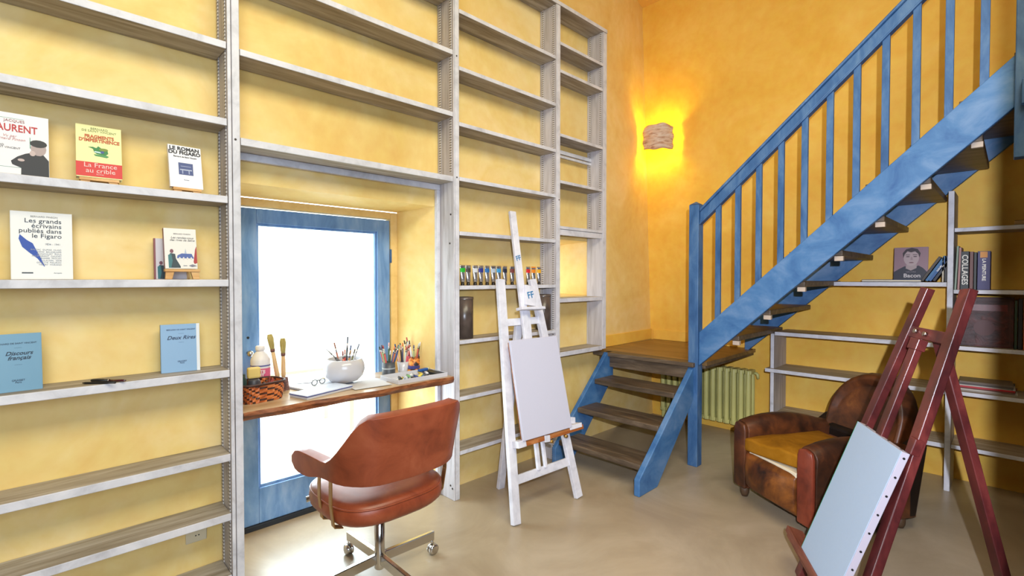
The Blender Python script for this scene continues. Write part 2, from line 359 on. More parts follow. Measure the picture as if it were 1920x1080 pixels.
shelf(0.681, 1.880, 2.034, 0.034)
for z in (3.08, 2.727, 2.38, 2.038, 1.697, 1.355, 1.009, 0.65, 0.305): shelf(1.926, 2.856, z, 0.026)
for z in (3.205, 2.995, 2.51, 2.154, 1.804): shelf(2.904, 3.461, z, 0.024)
for z, t in ((1.246, 0.032), (0.83, 0.036)): shelf(2.904, 3.461, z, t)
part('top_board', shelf_mesh(-1.5, 3.512, YF-0.004, YA-0.002, ZT-0.03, ZT), [M_white_edge, M_limed_x], bc)
part('fascia', (lambda bm: (bm_box(bm, 2.904, 3.461, YF+0.008, YF+0.03, 1.735, 1.779), bm)[1])(bmesh.new()), M_white_edge, bc, label='white fascia board over the niche')
part('light_rail', (lambda bm: (bm_box(bm, 2.904, 3.461, YA-0.05, YA-0.03, 2.40, 2.43), bm_box(bm, 2.904, 3.461, YA-0.05, YA-0.03, 2.37, 2.39), bm)[2])(bmesh.new()), M_white_edge, bc, label='slim metal rail under a shelf')
# lining boards of the door opening
part('batten', (lambda bm: (bm_box(bm, 0.681, 1.88, YA-0.03, YA-0.002, 1.965, 2.0), bm)[1])(bmesh.new()), M_white_edge, bc)
part('batten', (lambda bm: (bm_box(bm, 1.855, 1.880, YA-0.03, YA-0.002, 0.0, 1.965), bm)[1])(bmesh.new()), M_white_edge, bc)
M_screw = plain('dark_screw', (58, 50, 46), 0.4, 0.6)
for p in ((1.878, 2.47, 1.80), (1.878, 2.48, 1.62), (1.878, 2.478, 0.09), (1.878, 2.458, 0.075), (1.878, 2.586, 0.085)):
    bm = bmesh.new(); bm_tube(bm, [(p[0]+0.003, p[1], p[2]), (p[0], p[1], p[2])], 0.006, 8); part('screw', bm, M_screw, bc, 0)
for p in ((1.905, YF, 2.03), (1.905, YF, 2.78), (0.66, YF, 2.02), (1.905, YF, 3.2), (2.888, YF, 2.0)):
    bm = bmesh.new(); bm_tube(bm, [(p[0], p[1]+0.001, p[2]), (p[0], p[1]-0.002, p[2])], 0.005, 8); part('screw', bm, M_screw, bc, 0)

# low bookcase on the back wall, under the stairs
XF = 4.29
bb = thing('bookcase', 'white limed bookcase on the back wall under the stairs, behind the armchair', 'bookcase', (XF, 0.3, 0))
def up2(y0, y1, z0, z1):
    bm = bmesh.new(); fs = bm_box(bm, XF, XB-0.002, y0, y1, z0, z1, 1); fs[5].material_index = 0; part('upright', bm, [M_white_edge, M_limed_z], bb)
up2(1.353, 1.380, 0.0, 0.954); up2(0.279, 0.309, 0.0, 1.97); up2(-0.92, -0.89, 0, 1.97)
def sh2(y0, y1, z, t=0.03, x0=XF+0.002): part('shelf', shelf_mesh(x0, XB-0.002, y0+0.001, y1-0.001, z-t, z, 'y'), [M_white_edge, M_limed_y], bb)
sh2(0.309, 1.352, 0.970); sh2(0.309, 1.352, 0.31); sh2(0.309, 0.95, 1.375, 0.03)
part('shelf', shelf_mesh(XF-0.035, XB-0.002, 0.310, 1.410, 0.643, 0.672, 'y'), [M_white_edge, M_limed_y], bb)
for z in (1.727, 1.327, 0.962, 0.668, 0.312): sh2(-0.889, 0.278, z, 0.026)

# ------------------------------------------------------------------ staircase
ZL = 0.775
st = thing('staircase', 'blue painted wooden staircase with worn oak treads turning at a low landing', 'staircase', (3.5, 1.6, 0))
sp = lambda name, bm, m, b=0.004, label=None: part(name, bm, m, st, b, label)
# lower flight
bm = bmesh.new(); bm_prism(bm, [(2.757, 0), (2.757, 0.108), (3.575, 0.80), (3.575, 0.52), (3.505, 0.50), (2.985, 0.0)], 'y', 1.655, 1.697); sp('stringer', bm, M_blue_diag, 0.006)
bm = bmesh.new(); bm_prism(bm, [(2.80, 0), (2.80, 0.12), (3.47, 0.775), (3.56, 0.775), (3.56, 0.56), (3.03, 0.0)], 'y', 2.396, 2.432); sp('stringer', bm, M_blue_diag, 0.006)
for x, z in ((2.835, 0.178), (3.062, 0.384), (3.285, 0.577)):
    bm = bmesh.new(); bm_box(bm, x, x+0.25, 1.698, 2.395, z-0.040, z); sp('tread', bm, M_tread, 0.007)
bm = bmesh.new(); bm_box(bm, 3.475, 3.60, 1.645, 2.55, ZL-0.034, ZL); sp('landing_nosing', bm, M_tread, 0.006)
bm = bmesh.new(); bm_box(bm, 3.505, 3.535, 1.70, 2.50, ZL-0.125, ZL-0.035); sp('landing_fascia', bm, M_tread, 0.004)
yb = [1.60, 1.84, 2.08, 2.34, YA-0.004]
for i in range(8):
    x0 = 3.601+i*0.1245; bm = bmesh.new(); bm_box(bm, x0, x0+0.1235, 1.60, YA-0.004, ZL-0.030, ZL-0.001); sp('landing_board', bm, M_landing, 0.0015)
bm = bmesh.new(); bm_box(bm, 3.60, 4.58, 1.61, 1.65, ZL-0.055, ZL-0.031); sp('landing_joist', bm, M_tread, 0.003)
# newel
bm = bmesh.new(); bm_box(bm, 3.505, 3.585, 1.626, 1.70, 0.0, 1.945)
a = [bm.verts.new(p) for p in ((3.505, 1.626, 1.946), (3.585, 1.626, 1.946), (3.585, 1.70, 1.946), (3.505, 1.70, 1.946), (3.545, 1.663, 1.972))]
for q in ((0, 1, 4), (1, 2, 4), (2, 3, 4), (3, 0, 4)): bm.faces.new([a[i] for i in q])
sp('newel_post', bm, M_blue, 0.004)
# upper flight
M_tread_lit = plain('lit_tread_end', (190, 172, 156), 0.6)  # pale colour stands for lamp light on the tread ends
zt = lambda y: 1.005+0.94*(1.62-y); zb = lambda y: 0.760+0.93*(1.62-y)
bm = bmesh.new(); bm_prism(bm, [(1.625, zb(1.625)), (1.625, zt(1.625)), (-0.06, zt(-0.06)), (-0.06, zb(-0.06))], 'x', 3.522, 3.562); sp('stringer', bm, M_blue_diag, 0.004)
bm = bmesh.new(); bm_prism(bm, [(1.66, zb(1.66)+0.02), (1.66, zt(1.66)), (-0.06, zt(-0.06)), (-0.06, zb(-0.06)+0.02)], 'x', 4.50, 4.54); sp('stringer', bm, M_blue_diag, 0.004)
for k in range(1, 10):
    z = 0.80+0.1935*k; y = 1.448-0.2045*(k-2)
    bm = bmesh.new(); bm_box(bm, 3.563, 4.499, max(y-0.30, -0.24), y, z-0.036, z); sp('tread', bm, M_tread, 0.005)
    if y-0.30 > -0.24: bm = bmesh.new(); bm_box(bm, 3.563, 3.592, y-0.302, y-0.255, z-0.066, z-0.0365); sp('tread_end', bm, M_tread_lit, 0.002)
for i in range(11):
    y = 1.495-0.1372*i
    zr = 1.83+0.905*(1.62-y)
    bm = bmesh.new(); bm_prism(bm, [(y+0.018, zt(y)-0.03), (y+0.018, zr-0.01), (y-0.018, zr+0.02), (y-0.018, zt(y)-0.03)], 'x', 3.530, 3.556); sp('baluster', bm, M_blue, 0.002)
zr = lambda y: 1.815+0.905*(1.62-y)
bm = bmesh.new(); bm_prism(bm, [(1.625, zr(1.625)), (1.625, zr(1.625)+0.078), (-0.05, zr(-0.05)+0.078), (-0.05, zr(-0.05))], 'x', 3.522, 3.564); sp('handrail', bm, M_blue, 0.006)
bm = bmesh.new(); bm_prism(bm, [(1.625, zr(1.625)+0.078), (1.625, zr(1.625)+0.104), (-0.05, zr(-0.05)+0.104), (-0.05, zr(-0.05)+0.078)], 'x', 3.508, 3.578); sp('handrail_cap', bm, M_blue, 0.010)
bm = bmesh.new(); bm_prism(bm, [(1.625, zr(1.625)-0.016), (1.625, zr(1.625)), (-0.05, zr(-0.05)), (-0.05, zr(-0.05)-0.016)], 'x', 3.514, 3.568); sp('handrail_fillet', bm, M_blue, 0.004)
bm = bmesh.new(); bm_box(bm, 3.495, 3.575, -0.075, 0.012, 2.0, 3.62); sp('newel_post', bm, M_blue, 0.004)
bm = bmesh.new(); bm_box(bm, 3.45, 3.495, -0.16, -0.012, 2.25, 2.37); sp('joist_end', bm, M_blue, 0.004)

# black cables under the landing
M_cable = plain('black_cable', (24, 22, 20), 0.5)
bm = bmesh.new(); bm_tube(bm, [(4.10, 2.575, 0.60), (4.30, 2.56, 0.635), (4.5, 2.54, 0.68), (4.575, 2.51, 0.69), (4.578, 2.50, 0.66), (4.578, 2.50, 0.5), (4.578, 2.50, 0.3), (4.57, 2.49, 0.12)], 0.009, 8)
tag(obj('heating_pipe', bm, M_cable, smooth=True), 'thin black pipe bending down the wall left of the radiator', 'pipe')

# radiator
M_rad = plain('yellow_green_enamel', (206, 202, 128), 0.4, noise=0.05, scale=6)
rd = thing('radiator', 'yellow-green cast iron radiator under the stairs', 'radiator', (4.5, 1.9, 0))
s0 = None
for i in range(14):
    y = 1.605+0.062*i
    if s0 is None:
        bm = bmesh.new()
        for xx in (4.445, 4.535):
            bm_tube(bm, [(xx, 0, 0.10), (xx, 0, 0.14), (xx, 0, 0.56), (xx, 0, 0.60)], [0.017, 0.022, 0.022, 0.016], 10)
        bm_box(bm, 4.435, 4.545, -0.026, 0.026, 0.565, 0.600); bm_box(bm, 4.435, 4.545, -0.026, 0.026, 0.10, 0.135); bm_box(bm, 4.44, 4.54, -0.006, 0.006, 0.12, 0.58)
        s0 = part('section', bm, M_rad, rd, 0.010); s0.location.y += y
    else:
        c = s0.copy(); COL.objects.link(c); c.location.y = s0.location.y + (y-1.605)
for y in (1.605, 2.411):
    bm = bmesh.new(); bm_box(bm, 4.45, 4.53, y-0.018, y+0.018, 0.0, 0.11); part('foot', bm, M_rad, rd, 0.008)
bm = bmesh.new(); bm_tube(bm, [(4.49, 1.575, 0.575), (4.49, 1.555, 0.575), (4.49, 1.545, 0.565), (4.49, 1.54, 0.53)], [0.010, 0.013, 0.015, 0.010], 8); part('bleed_valve', bm, M_rad, rd, 0)

# wall lamp in the corner
M_shell = streaky('pale_clay', [(160, 106, 76), (214, 188, 168), (226, 216, 208)], (1, 1, 5), 9, 0.7, 0.5)
sl = thing('wall_lamp', 'rough clay wall lamp glowing in the upper corner of the yellow walls', 'lamp', (4.440, 2.478, 2.785), math.radians(-60.0))
bm = bmesh.new(); NU, NV = 22, 12; grid = []
for j in range(NV+1):
    row = []
    for i in range(NU+1):
        u = -1+2*i/NU; v = -1+2*j/NV
        wob = 0.010*math.sin(5*u+3*v)+0.006*math.sin(11*v+2*u)
        x = 0.137*u*(1-0.06*abs(v)**3)+0.006*math.sin(7*v+1)
        z = 0.118*v*(1-0.10*abs(u)**2.5)+0.005*math.sin(6*u)
        y = -0.085*(1-1.2*u*u)*(1-0.12*v*v)+wob*0.6+0.006*(1 if (j % 3 == 0) else 0)
        row.append(bm.verts.new((x, y, z)))
    grid.append(row)
for j in range(NV):
    for i in range(NU): bm.faces.new((grid[j][i], grid[j][i+1], grid[j+1][i+1], grid[j+1][i]))
o = obj('shade', bm, M_shell, sl, smooth=True)
md = o.modifiers.new('solid', 'SOLIDIFY'); md.thickness = 0.012; md.offset = 1
bm = bmesh.new(); bm_box(bm, -0.03, 0.03, 0.02, 0.115, -0.03, 0.03); obj('bracket', bm, M_shell, sl, 0.006)
M_bulb = plain('lit_bulb', (255, 210, 120), 0.3, emit=4)
bm = bmesh.new(); bm_lathe(bm, [(0.004, -0.02), (0.012, -0.015), (0.013, 0), (0.012, 0.015), (0.004, 0.02)], (0, -0.03, 0), 12); obj('bulb', bm, M_bulb, sl, smooth=True)
lamp('wall_lamp_light', 'POINT', (4.414, 2.463, 2.835), 4.5, (1.0, 0.80, 0.02), shadow_soft_size=0.02)
lamp('wall_lamp_light', 'POINT', (4.414, 2.463, 2.735), 3.0, (1.0, 0.80, 0.02), shadow_soft_size=0.02)

# ------------------------------------------------------------------ white easel
def easel(root, mat, mat_ledge, cv_=1.152):
    """studio easel in its own plane: u to the right, v up the slope, w towards the viewer (-y)"""
    A = math.radians(root['tilt']); 
    def p(u, v, w=0.0): return Vector((u, math.sin(A)*v-math.cos(A)*w, math.cos(A)*v+math.sin(A)*w))
    nrm = p(0, 0, 1)
    def bar(name, a, b, wd, dp, w=0.0, m=mat, bevel=0.003, label=None):
        bm = bmesh.new(); A_, B_ = p(a[0], a[1], w), p(b[0], b[1], w)
        bm_bar(bm, A_, B_, wd, dp, up=nrm)
        return obj(name, bm, m, root, bevel, label=label)
    bar('leg', (-0.267, 0.004), (-0.136, 1.425), 0.056, 0.030)
    bar('leg', (0.267, 0.004), (0.136, 1.425), 0.056, 0.030)
    bar('crossbar', (-0.160, cv_), (0.160, cv_), 0.046, 0.020, -0.002)
    bar('crossbar', (-0.245, 0.235), (0.245, 0.235), 0.050, 0.020, -0.002)
    # rear leg, hinged on the upper crossbar
    hb = p(0, cv_, -0.035); bm = bmesh.new(); bm_bar(bm, Vector((root['rx'], root['ry'], 0.0)), hb, 0.052, 0.028, up=nrm); obj('rear_leg', bm, mat, root, 0.003)
    bm = bmesh.new(); bm_tube(bm, [p(-0.03, cv_, -0.028), p(0.03, cv_, -0.028)], 0.010, 8); obj('hinge', bm, M_steel, root)
    return p, bar
M_wpaint = streaky('white_easel_paint', [(192, 192, 202), (212, 212, 222), (224, 224, 232)], (2, 2, 2), 6, 0.4, 0.04)
M_ledge = streaky('orange_pine_ledge', [(120, 62, 28), (160, 92, 44), (206, 150, 96)], (1, 6, 6), 3, 0.5, 0.1)
M_canvas = plain('blank_canvas', (192, 192, 208), 0.75, noise=0.01, scale=200)
M_bluepen = plain('blue_ink', (30, 110, 160), 0.6)
we = thing('easel', 'white painted easel with a tall mast in front of the bookcase', 'easel', (2.2135, 1.9425, 0), math.radians(-3.2))
we['tilt'] = 12.0; we['rx'] = -0.015; we['ry'] = 0.44
p, bar = easel(we, M_wpaint, M_ledge)
bar('mast', (-0.010, 1.02), (0.020, 1.872), 0.050, 0.022, 0.028)
bar('mast_slat', (-0.046, 0.25), (-0.012, 1.05), 0.026, 0.020, 0.010); bar('mast_slat', (0.012, 0.25), (0.030, 1.05), 0.020, 0.020, 0.010)
bar('mast_guide', (0.030, 1.02), (0.048, 1.24), 0.038, 0.020, 0.006)
bar('top_clamp', (0.040, 1.245), (0.062, 1.372), 0.085, 0.022, 0.045)
bar('clamp_plate', (-0.068, 1.226), (0.135, 1.222), 0.018, 0.060, 0.060)
bar('ledge', (-0.215, 0.432), (0.345, 0.432), 0.030, 0.050, 0.040, M_ledge, label='orange wooden ledge, paint-spattered')
bar('ledge_cap', (0.215, 0.447), (0.330, 0.447), 0.028, 0.054, 0.042); bar('ledge_cap', (-0.228, 0.437), (-0.165, 0.437), 0.040, 0.054, 0.042)
bar('ledge_block', (0.292, 0.46), (0.300, 0.50), 0.040, 0.020, 0.02)
bar('ledge_clamp', (0.006, 0.405), (0.010, 0.445), 0.045, 0.030, 0.055)
for u_, v_ in ((0.035, 0.405), (0.165, 0.41)):
    bm = bmesh.new(); q = p(u_, v_, 0.06); bm_tube(bm, [q, q+Vector((0, -0.02, 0))], 0.010, 10); obj('wing_nut', bm, plain('brass', (200, 160, 90), 0.3, 0.9), we)
def local_text(s, size, par, u_, v_, w_, A_, mat, rotz=0.0, nm='lettering', **kw):
    t = text(s, size, mat, par, p(u_, v_, w_), name=nm, **kw); t.rotation_euler = (PI/2-A_, rotz, 0); return t
local_text('FF', 0.045, we, 0.006, 1.555, 0.0402, math.radians(12), M_bluepen, math.radians(-12), 'ink_mark', bold=0.0008)
local_text('FF', 0.060, we, 0.050, 1.310, 0.0572, math.radians(12), M_bluepen, math.radians(-8), 'ink_mark', bold=0.0008)
cv = thing('canvas', 'blank white canvas standing on the white easel', 'canvas', we.matrix_basis @ p(0.0, 0.452, 0.075), 0)
cv.rotation_euler = (Matrix.Rotation(math.radians(-3.2), 4, 'Z') @ Matrix.Rotation(math.radians(-12), 4, 'X')).to_euler()
cv.location = Matrix.Translation(we.location) @ Matrix.Rotation(math.radians(-3.2), 4, 'Z') @ p(0.012, 0.452, 0.062)
bm = bmesh.new(); bm_prism(bm, [(-0.205, 0), (0.212, 0), (0.196, 0.585), (-0.205, 0.585)], 'y', -0.018, 0.0); obj('cloth', bm, M_canvas, cv, 0.003)
bm = bmesh.new()
for a_ in ((-0.200, -0.165, 0.005, 0.575), (0.155, 0.190, 0.005, 0.575), (-0.165, 0.155, 0.005, 0.04), (-0.165, 0.155, 0.54, 0.575)): bm_box(bm, a_[0], a_[1], 0.0005, 0.012, a_[2], a_[3])
obj('stretcher', bm, M_ledge, cv, 0.002)

# ------------------------------------------------------------------ red easel
M_red = streaky('dark_red_stain', [(50, 18, 20), (84, 32, 32), (116, 50, 46)], (2, 2, 1), 5, 0.34, 0.1, spec=0.5, coat=0.1)
M_redb = streaky('bright_red_paint', [(90, 28, 22), (124, 42, 32), (146, 58, 44)], (2, 2, 1), 5, 0.3, 0.1)
re_ = thing('easel', 'dark red stained easel in front of the armchair', 'easel', (2.165, 0.4615, 0), math.radians(30+180))
# in its local frame u runs to the left of the picture, so mirror: local x = -u
re_.location = (2.165+0.866*0.183, 0.4615+0.5*0.183, 0)
re_.rotation_euler = (0, 0, math.radians(210)); re_['tilt'] = 17.5; re_['rx'] = 0.14; re_['ry'] = 0.62
M_ledge2 = streaky('dull_brown_ledge', [(78, 42, 32), (112, 62, 46), (138, 84, 64)], (1, 6, 6), 3, 0.5, 0.1)
p, bar = easel(re_, M_red, M_ledge, 1.235)
bar('mast', (0.0, 0.22), (0.0, 1.205), 0.050, 0.026, 0.024)
bar('mast_head', (0.0, 1.165), (0.0, 1.21), 0.066, 0.034, 0.024, M_red)
bar('ledge', (-0.36, 0.155), (0.30, 0.155), 0.050, 0.060, 0.046, M_ledge2, label='dull brown wooden ledge')
bar('ledge_lip', (-0.36, 0.165), (0.30, 0.165), 0.030, 0.012, 0.082, M_ledge2)
bar('canvas_clip', (0.205, 0.80), (0.205, 0.86), 0.04, 0.03, 0.01, M_red)
for u_, v_ in ((-0.075, 1.240), (0.0, 1.235)):
    bm = bmesh.new(); q = p(u_, v_, 0.008); bm_tube(bm, [q, q+p(0, 0, 0.012)], 0.009, 10); obj('bolt', bm, M_steel, re_)
cr_ = thing('canvas', 'bluish white canvas with tacked edge on the dark red easel', 'canvas', (0, 0, 0))
A2 = math.radians(20.0)
wv = Vector((math.cos(math.radians(30)), math.sin(math.radians(30)), 0))
ux = Vector((math.sin(math.radians(30))*math.sin(A2), -math.cos(math.radians(30))*math.sin(A2), math.cos(A2)))
# top right corner on the sight line found for it, 1.77 m off
T0 = Vector((0, 0, 1.4)) + Vector((1.2625, 0.1546, -0.3523))*1.765
c0 = T0 - ux*0.655
cr_.location = c0
cr_.rotation_euler = Matrix((-wv, -(ux.cross(-wv)) if False else (ux.cross(-wv)), ux)).transposed().to_euler()
M_canvas2 = plain('primed_board', (160, 178, 200), 0.55, noise=0.01, scale=100)
bm = bmesh.new(); bm_box(bm, -0.385, -0.0, -0.003, 0.0, 0.0, 0.655); obj('front', bm, M_canvas2, cr_, 0.001)
M_canvas_side = plain('canvas_side', (178, 172, 184), 0.75)
bm = bmesh.new(); bm_box(bm, -0.384, 0.0, 0.0002, 0.026, 0.0, 0.655); obj('edge', bm, M_canvas_side, cr_, 0.002)
bm = bmesh.new(); bm_box(bm, -0.3875, -0.3855, -0.003, 0.002, 0.0, 0.655); obj('green_edge', bm, plain('green_glass_edge', (20, 140, 100), 0.3), cr_, label='thin green edge line')
tk = None
for i in range(9):
    z = 0.025+i*0.076
    bm = bmesh.new(); bm_tube(bm, [(0.0, 0.013, z), (0.0025, 0.013, z)], 0.0042, 8); obj('tack', bm, M_black, cr_)
for i in range(4):
    bm = bmesh.new(); x_ = -0.04-0.1*i; bm_tube(bm, [(x_, 0.013, 0.655), (x_, 0.013, 0.6575)], 0.004, 8); obj('tack', bm, M_black, cr_)

# ------------------------------------------------------------------ desk board
M_desk = streaky('pale_desk_top', [(170, 138, 100), (196, 168, 132), (212, 190, 160)], (1, 8, 8), 2, 0.3, 0.03)
M_bark = streaky('live_edge', [(70, 36, 18), (134, 78, 44), (176, 116, 76)], (2, 4, 8), 5, 0.4, 0.4)
bm = bmesh.new(); N = 48; top = []; bot = []
for i in range(N+1):
    x = 0.682+(1.879-0.682)*i/N; t = i/N
    y = YF+0.004+0.018*math.sin(PI*t)**2*math.sin(2.2*PI*t+0.6)+0.004*math.sin(31*t)
    top.append((x, y, 0.788)); bot.append((x, y+0.010+0.006*math.sin(19*t), 0.788-0.040-0.003*math.sin(9*t)))
bk = [(1.879, 2.605), (1.84, 2.612), (1.775, 2.90), (0.745, 2.90), (0.715, 2.612), (0.682, 2.605)]
vt = [bm.verts.new(q) for q in top]+[bm.verts.new((x, y, 0.788)) for x, y in bk]
vb = [bm.verts.new(q) for q in bot]+[bm.verts.new((x, y, 0.750)) for x, y in bk]
mid = [bm.verts.new((q[0], q[1]-0.006, 0.770)) for q in top]
bm.faces.new(vt).material_index = 0; bm.faces.new(list(reversed(vb))).material_index = 1
for i in range(N):
    bm.faces.new((vt[i], vt[i+1], mid[i+1], mid[i])).material_index = 1; bm.faces.new((mid[i], mid[i+1], vb[i+1], vb[i])).material_index = 1
k = len(vt)
for i in range(N, k): bm.faces.new((vt[i], vt[(i+1) % k], vb[(i+1) % k], vb[i])).material_index = 0
dk = obj('desk', bm, [M_desk, M_bark]); tag(dk, 'thick wooden desk board with a dark live edge across the glazed door', 'desk')
ZD = 0.788

# ------------------------------------------------------------------ swivel chair
M_leather = streaky('cognac_leather', [(120, 52, 30), (148, 70, 42), (164, 86, 56)], (1, 1, 1), 7, 0.36, 0.06, spec=0.5)
M_chrome = plain('chrome', (200, 198, 196), 0.16, 1.0)
M_brass = plain('bronze_strap', (168, 132, 84), 0.3, 0.85)
oc = thing('swivel_chair', 'brown leather swivel chair with chrome star base at the desk', 'chair', (1.14, 2.045, 0), 0)
# wrap-around shell: plan curve is a rounded U opening towards +y
def plan(s):                       # s in -1..1, back centre at 0
    a = abs(s); sg = 1 if s > 0 else -1
    W2, YB, R = 0.272, -0.262, 0.15
    L1 = W2-R; L2 = R*PI/2; L3 = 0.30; L = L1+L2+L3; d = a*L
    if d < L1: x, y = d, YB
    elif d < L1+L2: t = (d-L1)/R; x, y = W2-R+R*math.sin(t), YB+R-R*math.cos(t)
    else: x, y = W2+0.03*((d-L1-L2)/L3), YB+R+(d-L1-L2)
    return sg*x, y-0.02*(1-min(1, a*1.5))**1.5
def ss(a, b, x): t = max(0, min(1, (x-a)/(b-a))); return t*t*(3-2*t)
bm = bmesh.new(); NS, NT = 44, 10; g = []
for i in range(NS+1):
    s = -1+2*i/NS; a = abs(s)
    x, y = plan(s)
    zt_ = 0.862-0.205*ss(0.30, 0.62, a)-0.006*a
    zb_ = 0.585-0.012*math.cos(a*3)+0.0*a
    zb_ -= 0.020*ss(0.5, 0.8, a)
    zb_ -= 0.020*ss(0.62, 0.85, a)
    if a > 0.9: e_ = (a-0.9)/0.1; k_ = math.sqrt(max(0, 1-e_*e_*0.93)); c_ = (zt_+zb_)/2; h_ = (zt_-zb_)/2*k_; zt_, zb_ = c_+h_, c_-h_
    row = []
    for j in range(NT+1):
        t = j/NT; z = zb_+(zt_-zb_)*t
        back = 1-ss(0.45, 0.8, a)
        off = -0.055*back*((t-0.2))            # back leans outward with height
        row.append(bm.verts.new((x*(1+0.02*t*back), y+off, z)))
    g.append(row)
for i in range(NS):
    for j in range(NT): bm.faces.new((g[i][j], g[i+1][j], g[i+1][j+1], g[i][j+1]))
sh = obj('shell', bm, M_leather, oc, smooth=True)
md = sh.modifiers.new('solid', 'SOLIDIFY'); md.thickness = 0.050; md.offset = 0
md = sh.modifiers.new('bevel', 'BEVEL'); md.width = 0.022; md.segments = 4; md.limit_method = 'ANGLE'; md.angle_limit = math.radians(50)
sh.location = (0, 0, 0)
# seat cushion
bm = bmesh.new()
def seat_ring(k, z, n=40):
    r = []
    for i in range(n):
        a = 2*PI*i/n; ca, sa = math.cos(a), math.sin(a); e = 2/3.0
        r.append(bm.verts.new((-0.010+0.268*k*math.copysign(abs(ca)**e, ca), 0.262*k*math.copysign(abs(sa)**e, sa)+0.005, z)))
    return r
rs = [seat_ring(*q) for q in ((0.70, 0.372), (0.93, 0.375), (0.995, 0.392), (1.01, 0.415), (1.0, 0.440), (0.985, 0.447), (0.965, 0.458), (0.90, 0.470), (0.70, 0.476), (0.3, 0.470))]
for a_, b_ in zip(rs[:-1], rs[1:]):
    for i in range(40): bm.faces.new((a_[i], a_[(i+1) % 40], b_[(i+1) % 40], b_[i])).smooth = True
bm.faces.new(list(reversed(rs[0]))); bm.faces.new(rs[-1])
obj('seat', bm, M_leather, oc, smooth=True, loc=(0, 0, 0.012))
bm = bmesh.new(); n_ = 48; pts = []
for i in range(n_+1):
    a = 2*PI*i/n_; ca, sa = math.cos(a), math.sin(a); pts.append((-0.010+0.2645*math.copysign(abs(ca)**(2/3), ca), 0.2585*math.copysign(abs(sa)**(2/3), sa)+0.005, 0.449))
bm_tube(bm, pts, 0.0045, 6); obj('piping', bm, M_leather, oc, smooth=True, loc=(0, 0, 0.012))
for sx in (-1, 1):
    for yy in (-0.125, -0.015):
        bm = bmesh.new(); x_ = 0.283
        pts = [(sx*(x_+0.004), yy, 0.585), (sx*(x_+0.002), yy+0.006, 0.48), (sx*(x_-0.012), yy+0.012, 0.385), (sx*(x_-0.05), yy+0.014, 0.372)]
        for a_, b_ in zip(pts[:-1], pts[1:]): bm_bar(bm, a_, b_, 0.026, 0.005, up=(sx, 0, 0.02))
        obj('arm_strap', bm, M_brass, oc, 0.001)
for sx in (-1, 1):
    bm = bmesh.new(); bm_tube(bm, [(-0.01+sx*0.20, 0.19, 0.395), (-0.01+sx*0.248, 0.20, 0.392)], 0.013, 10); obj('bolt', bm, M_chrome, oc)
bm = bmesh.new(); bm_lathe(bm, [(0.020, 0.055), (0.024, 0.06), (0.024, 0.15), (0.0235, 0.152), (0.0235, 0.365)], n=20); obj('column', bm, M_chrome, oc)
bm = bmesh.new(); bm_box(bm, -0.10, 0.10, -0.12, 0.12, 0.345, 0.372); obj('seat_plate', bm, M_black, oc, 0.004)
bm = bmesh.new(); bm_tube(bm, [(0.10, -0.06, 0.35), (0.17, -0.09, 0.345), (0.195, -0.1, 0.335)], [0.006, 0.006, 0.012], 8); obj('lever', bm, M_black, oc, smooth=True)
for k in range(4):
    a = k*PI/2+math.radians(1); d = Vector((math.cos(a), math.sin(a), 0))
    bm = bmesh.new(); bm_bar(bm, d*0.022+Vector((0, 0, 0.105)), d*0.305+Vector((0, 0, 0.095)), 0.022, 0.045); leg = obj('leg', bm, M_chrome, oc, 0.003)
    c = d*0.296; side = Vector((-d.y, d.x, 0)); o_ = c+d*0.006+Vector((0, 0, 0.0265))
    bm = bmesh.new(); bm_tube(bm, [o_-side*0.020, o_-side*0.016, o_-side*0.003, o_-side*0.003, o_+side*0.003, o_+side*0.003, o_+side*0.016, o_+side*0.020], [0.017, 0.0255, 0.0265, 0.018, 0.018, 0.0265, 0.0255, 0.017], 18)
    obj('caster', bm, M_chrome, leg, smooth=False)
    bm = bmesh.new(); bm_tube(bm, [c+Vector((0, 0, 0.078)), c+Vector((0, 0, 0.05))], 0.008, 8); obj('caster_stem', bm, M_chrome, leg)

# ------------------------------------------------------------------ armchair
M_club = streaky('worn_brown_leather', [(34, 20, 14), (62, 34, 20), (98, 54, 28), (136, 84, 40)], (1, 1, 1), 4.5, 0.42, 0.15, pos=[0.30, 0.45, 0.60, 0.74], spec=0.45)
M_club_dark = streaky('black_brown_leather', [(16, 12, 10), (26, 18, 14), (40, 26, 18)], (1, 1, 1), 5, 0.5, 0.12, spec=0.4)
M_club_red = streaky('reddish_brown_leather', [(84, 34, 22), (120, 52, 34), (140, 66, 44)], (1, 1, 1), 6, 0.35, 0.1)
M_apron = streaky('scuffed_orange_leather', [(40, 24, 16), (92, 50, 22), (140, 84, 32), (160, 74, 38)], (1, 1, 1), 5, 0.42, 0.15, pos=[0.32, 0.46, 0.6, 0.74])
M_mustard = streaky('mustard_velvet', [(118, 76, 10), (150, 100, 16), (166, 114, 30)], (1, 1, 1), 6, 0.85, 0.1, spec=0.15)
M_cream = plain('cream_lining', (226, 216, 190), 0.85)
ac = thing('armchair', 'worn brown leather club armchair with a mustard cushion behind the red easel', 'armchair', (3.105, 0.985, 0), math.atan2(-0.85, -0.53))
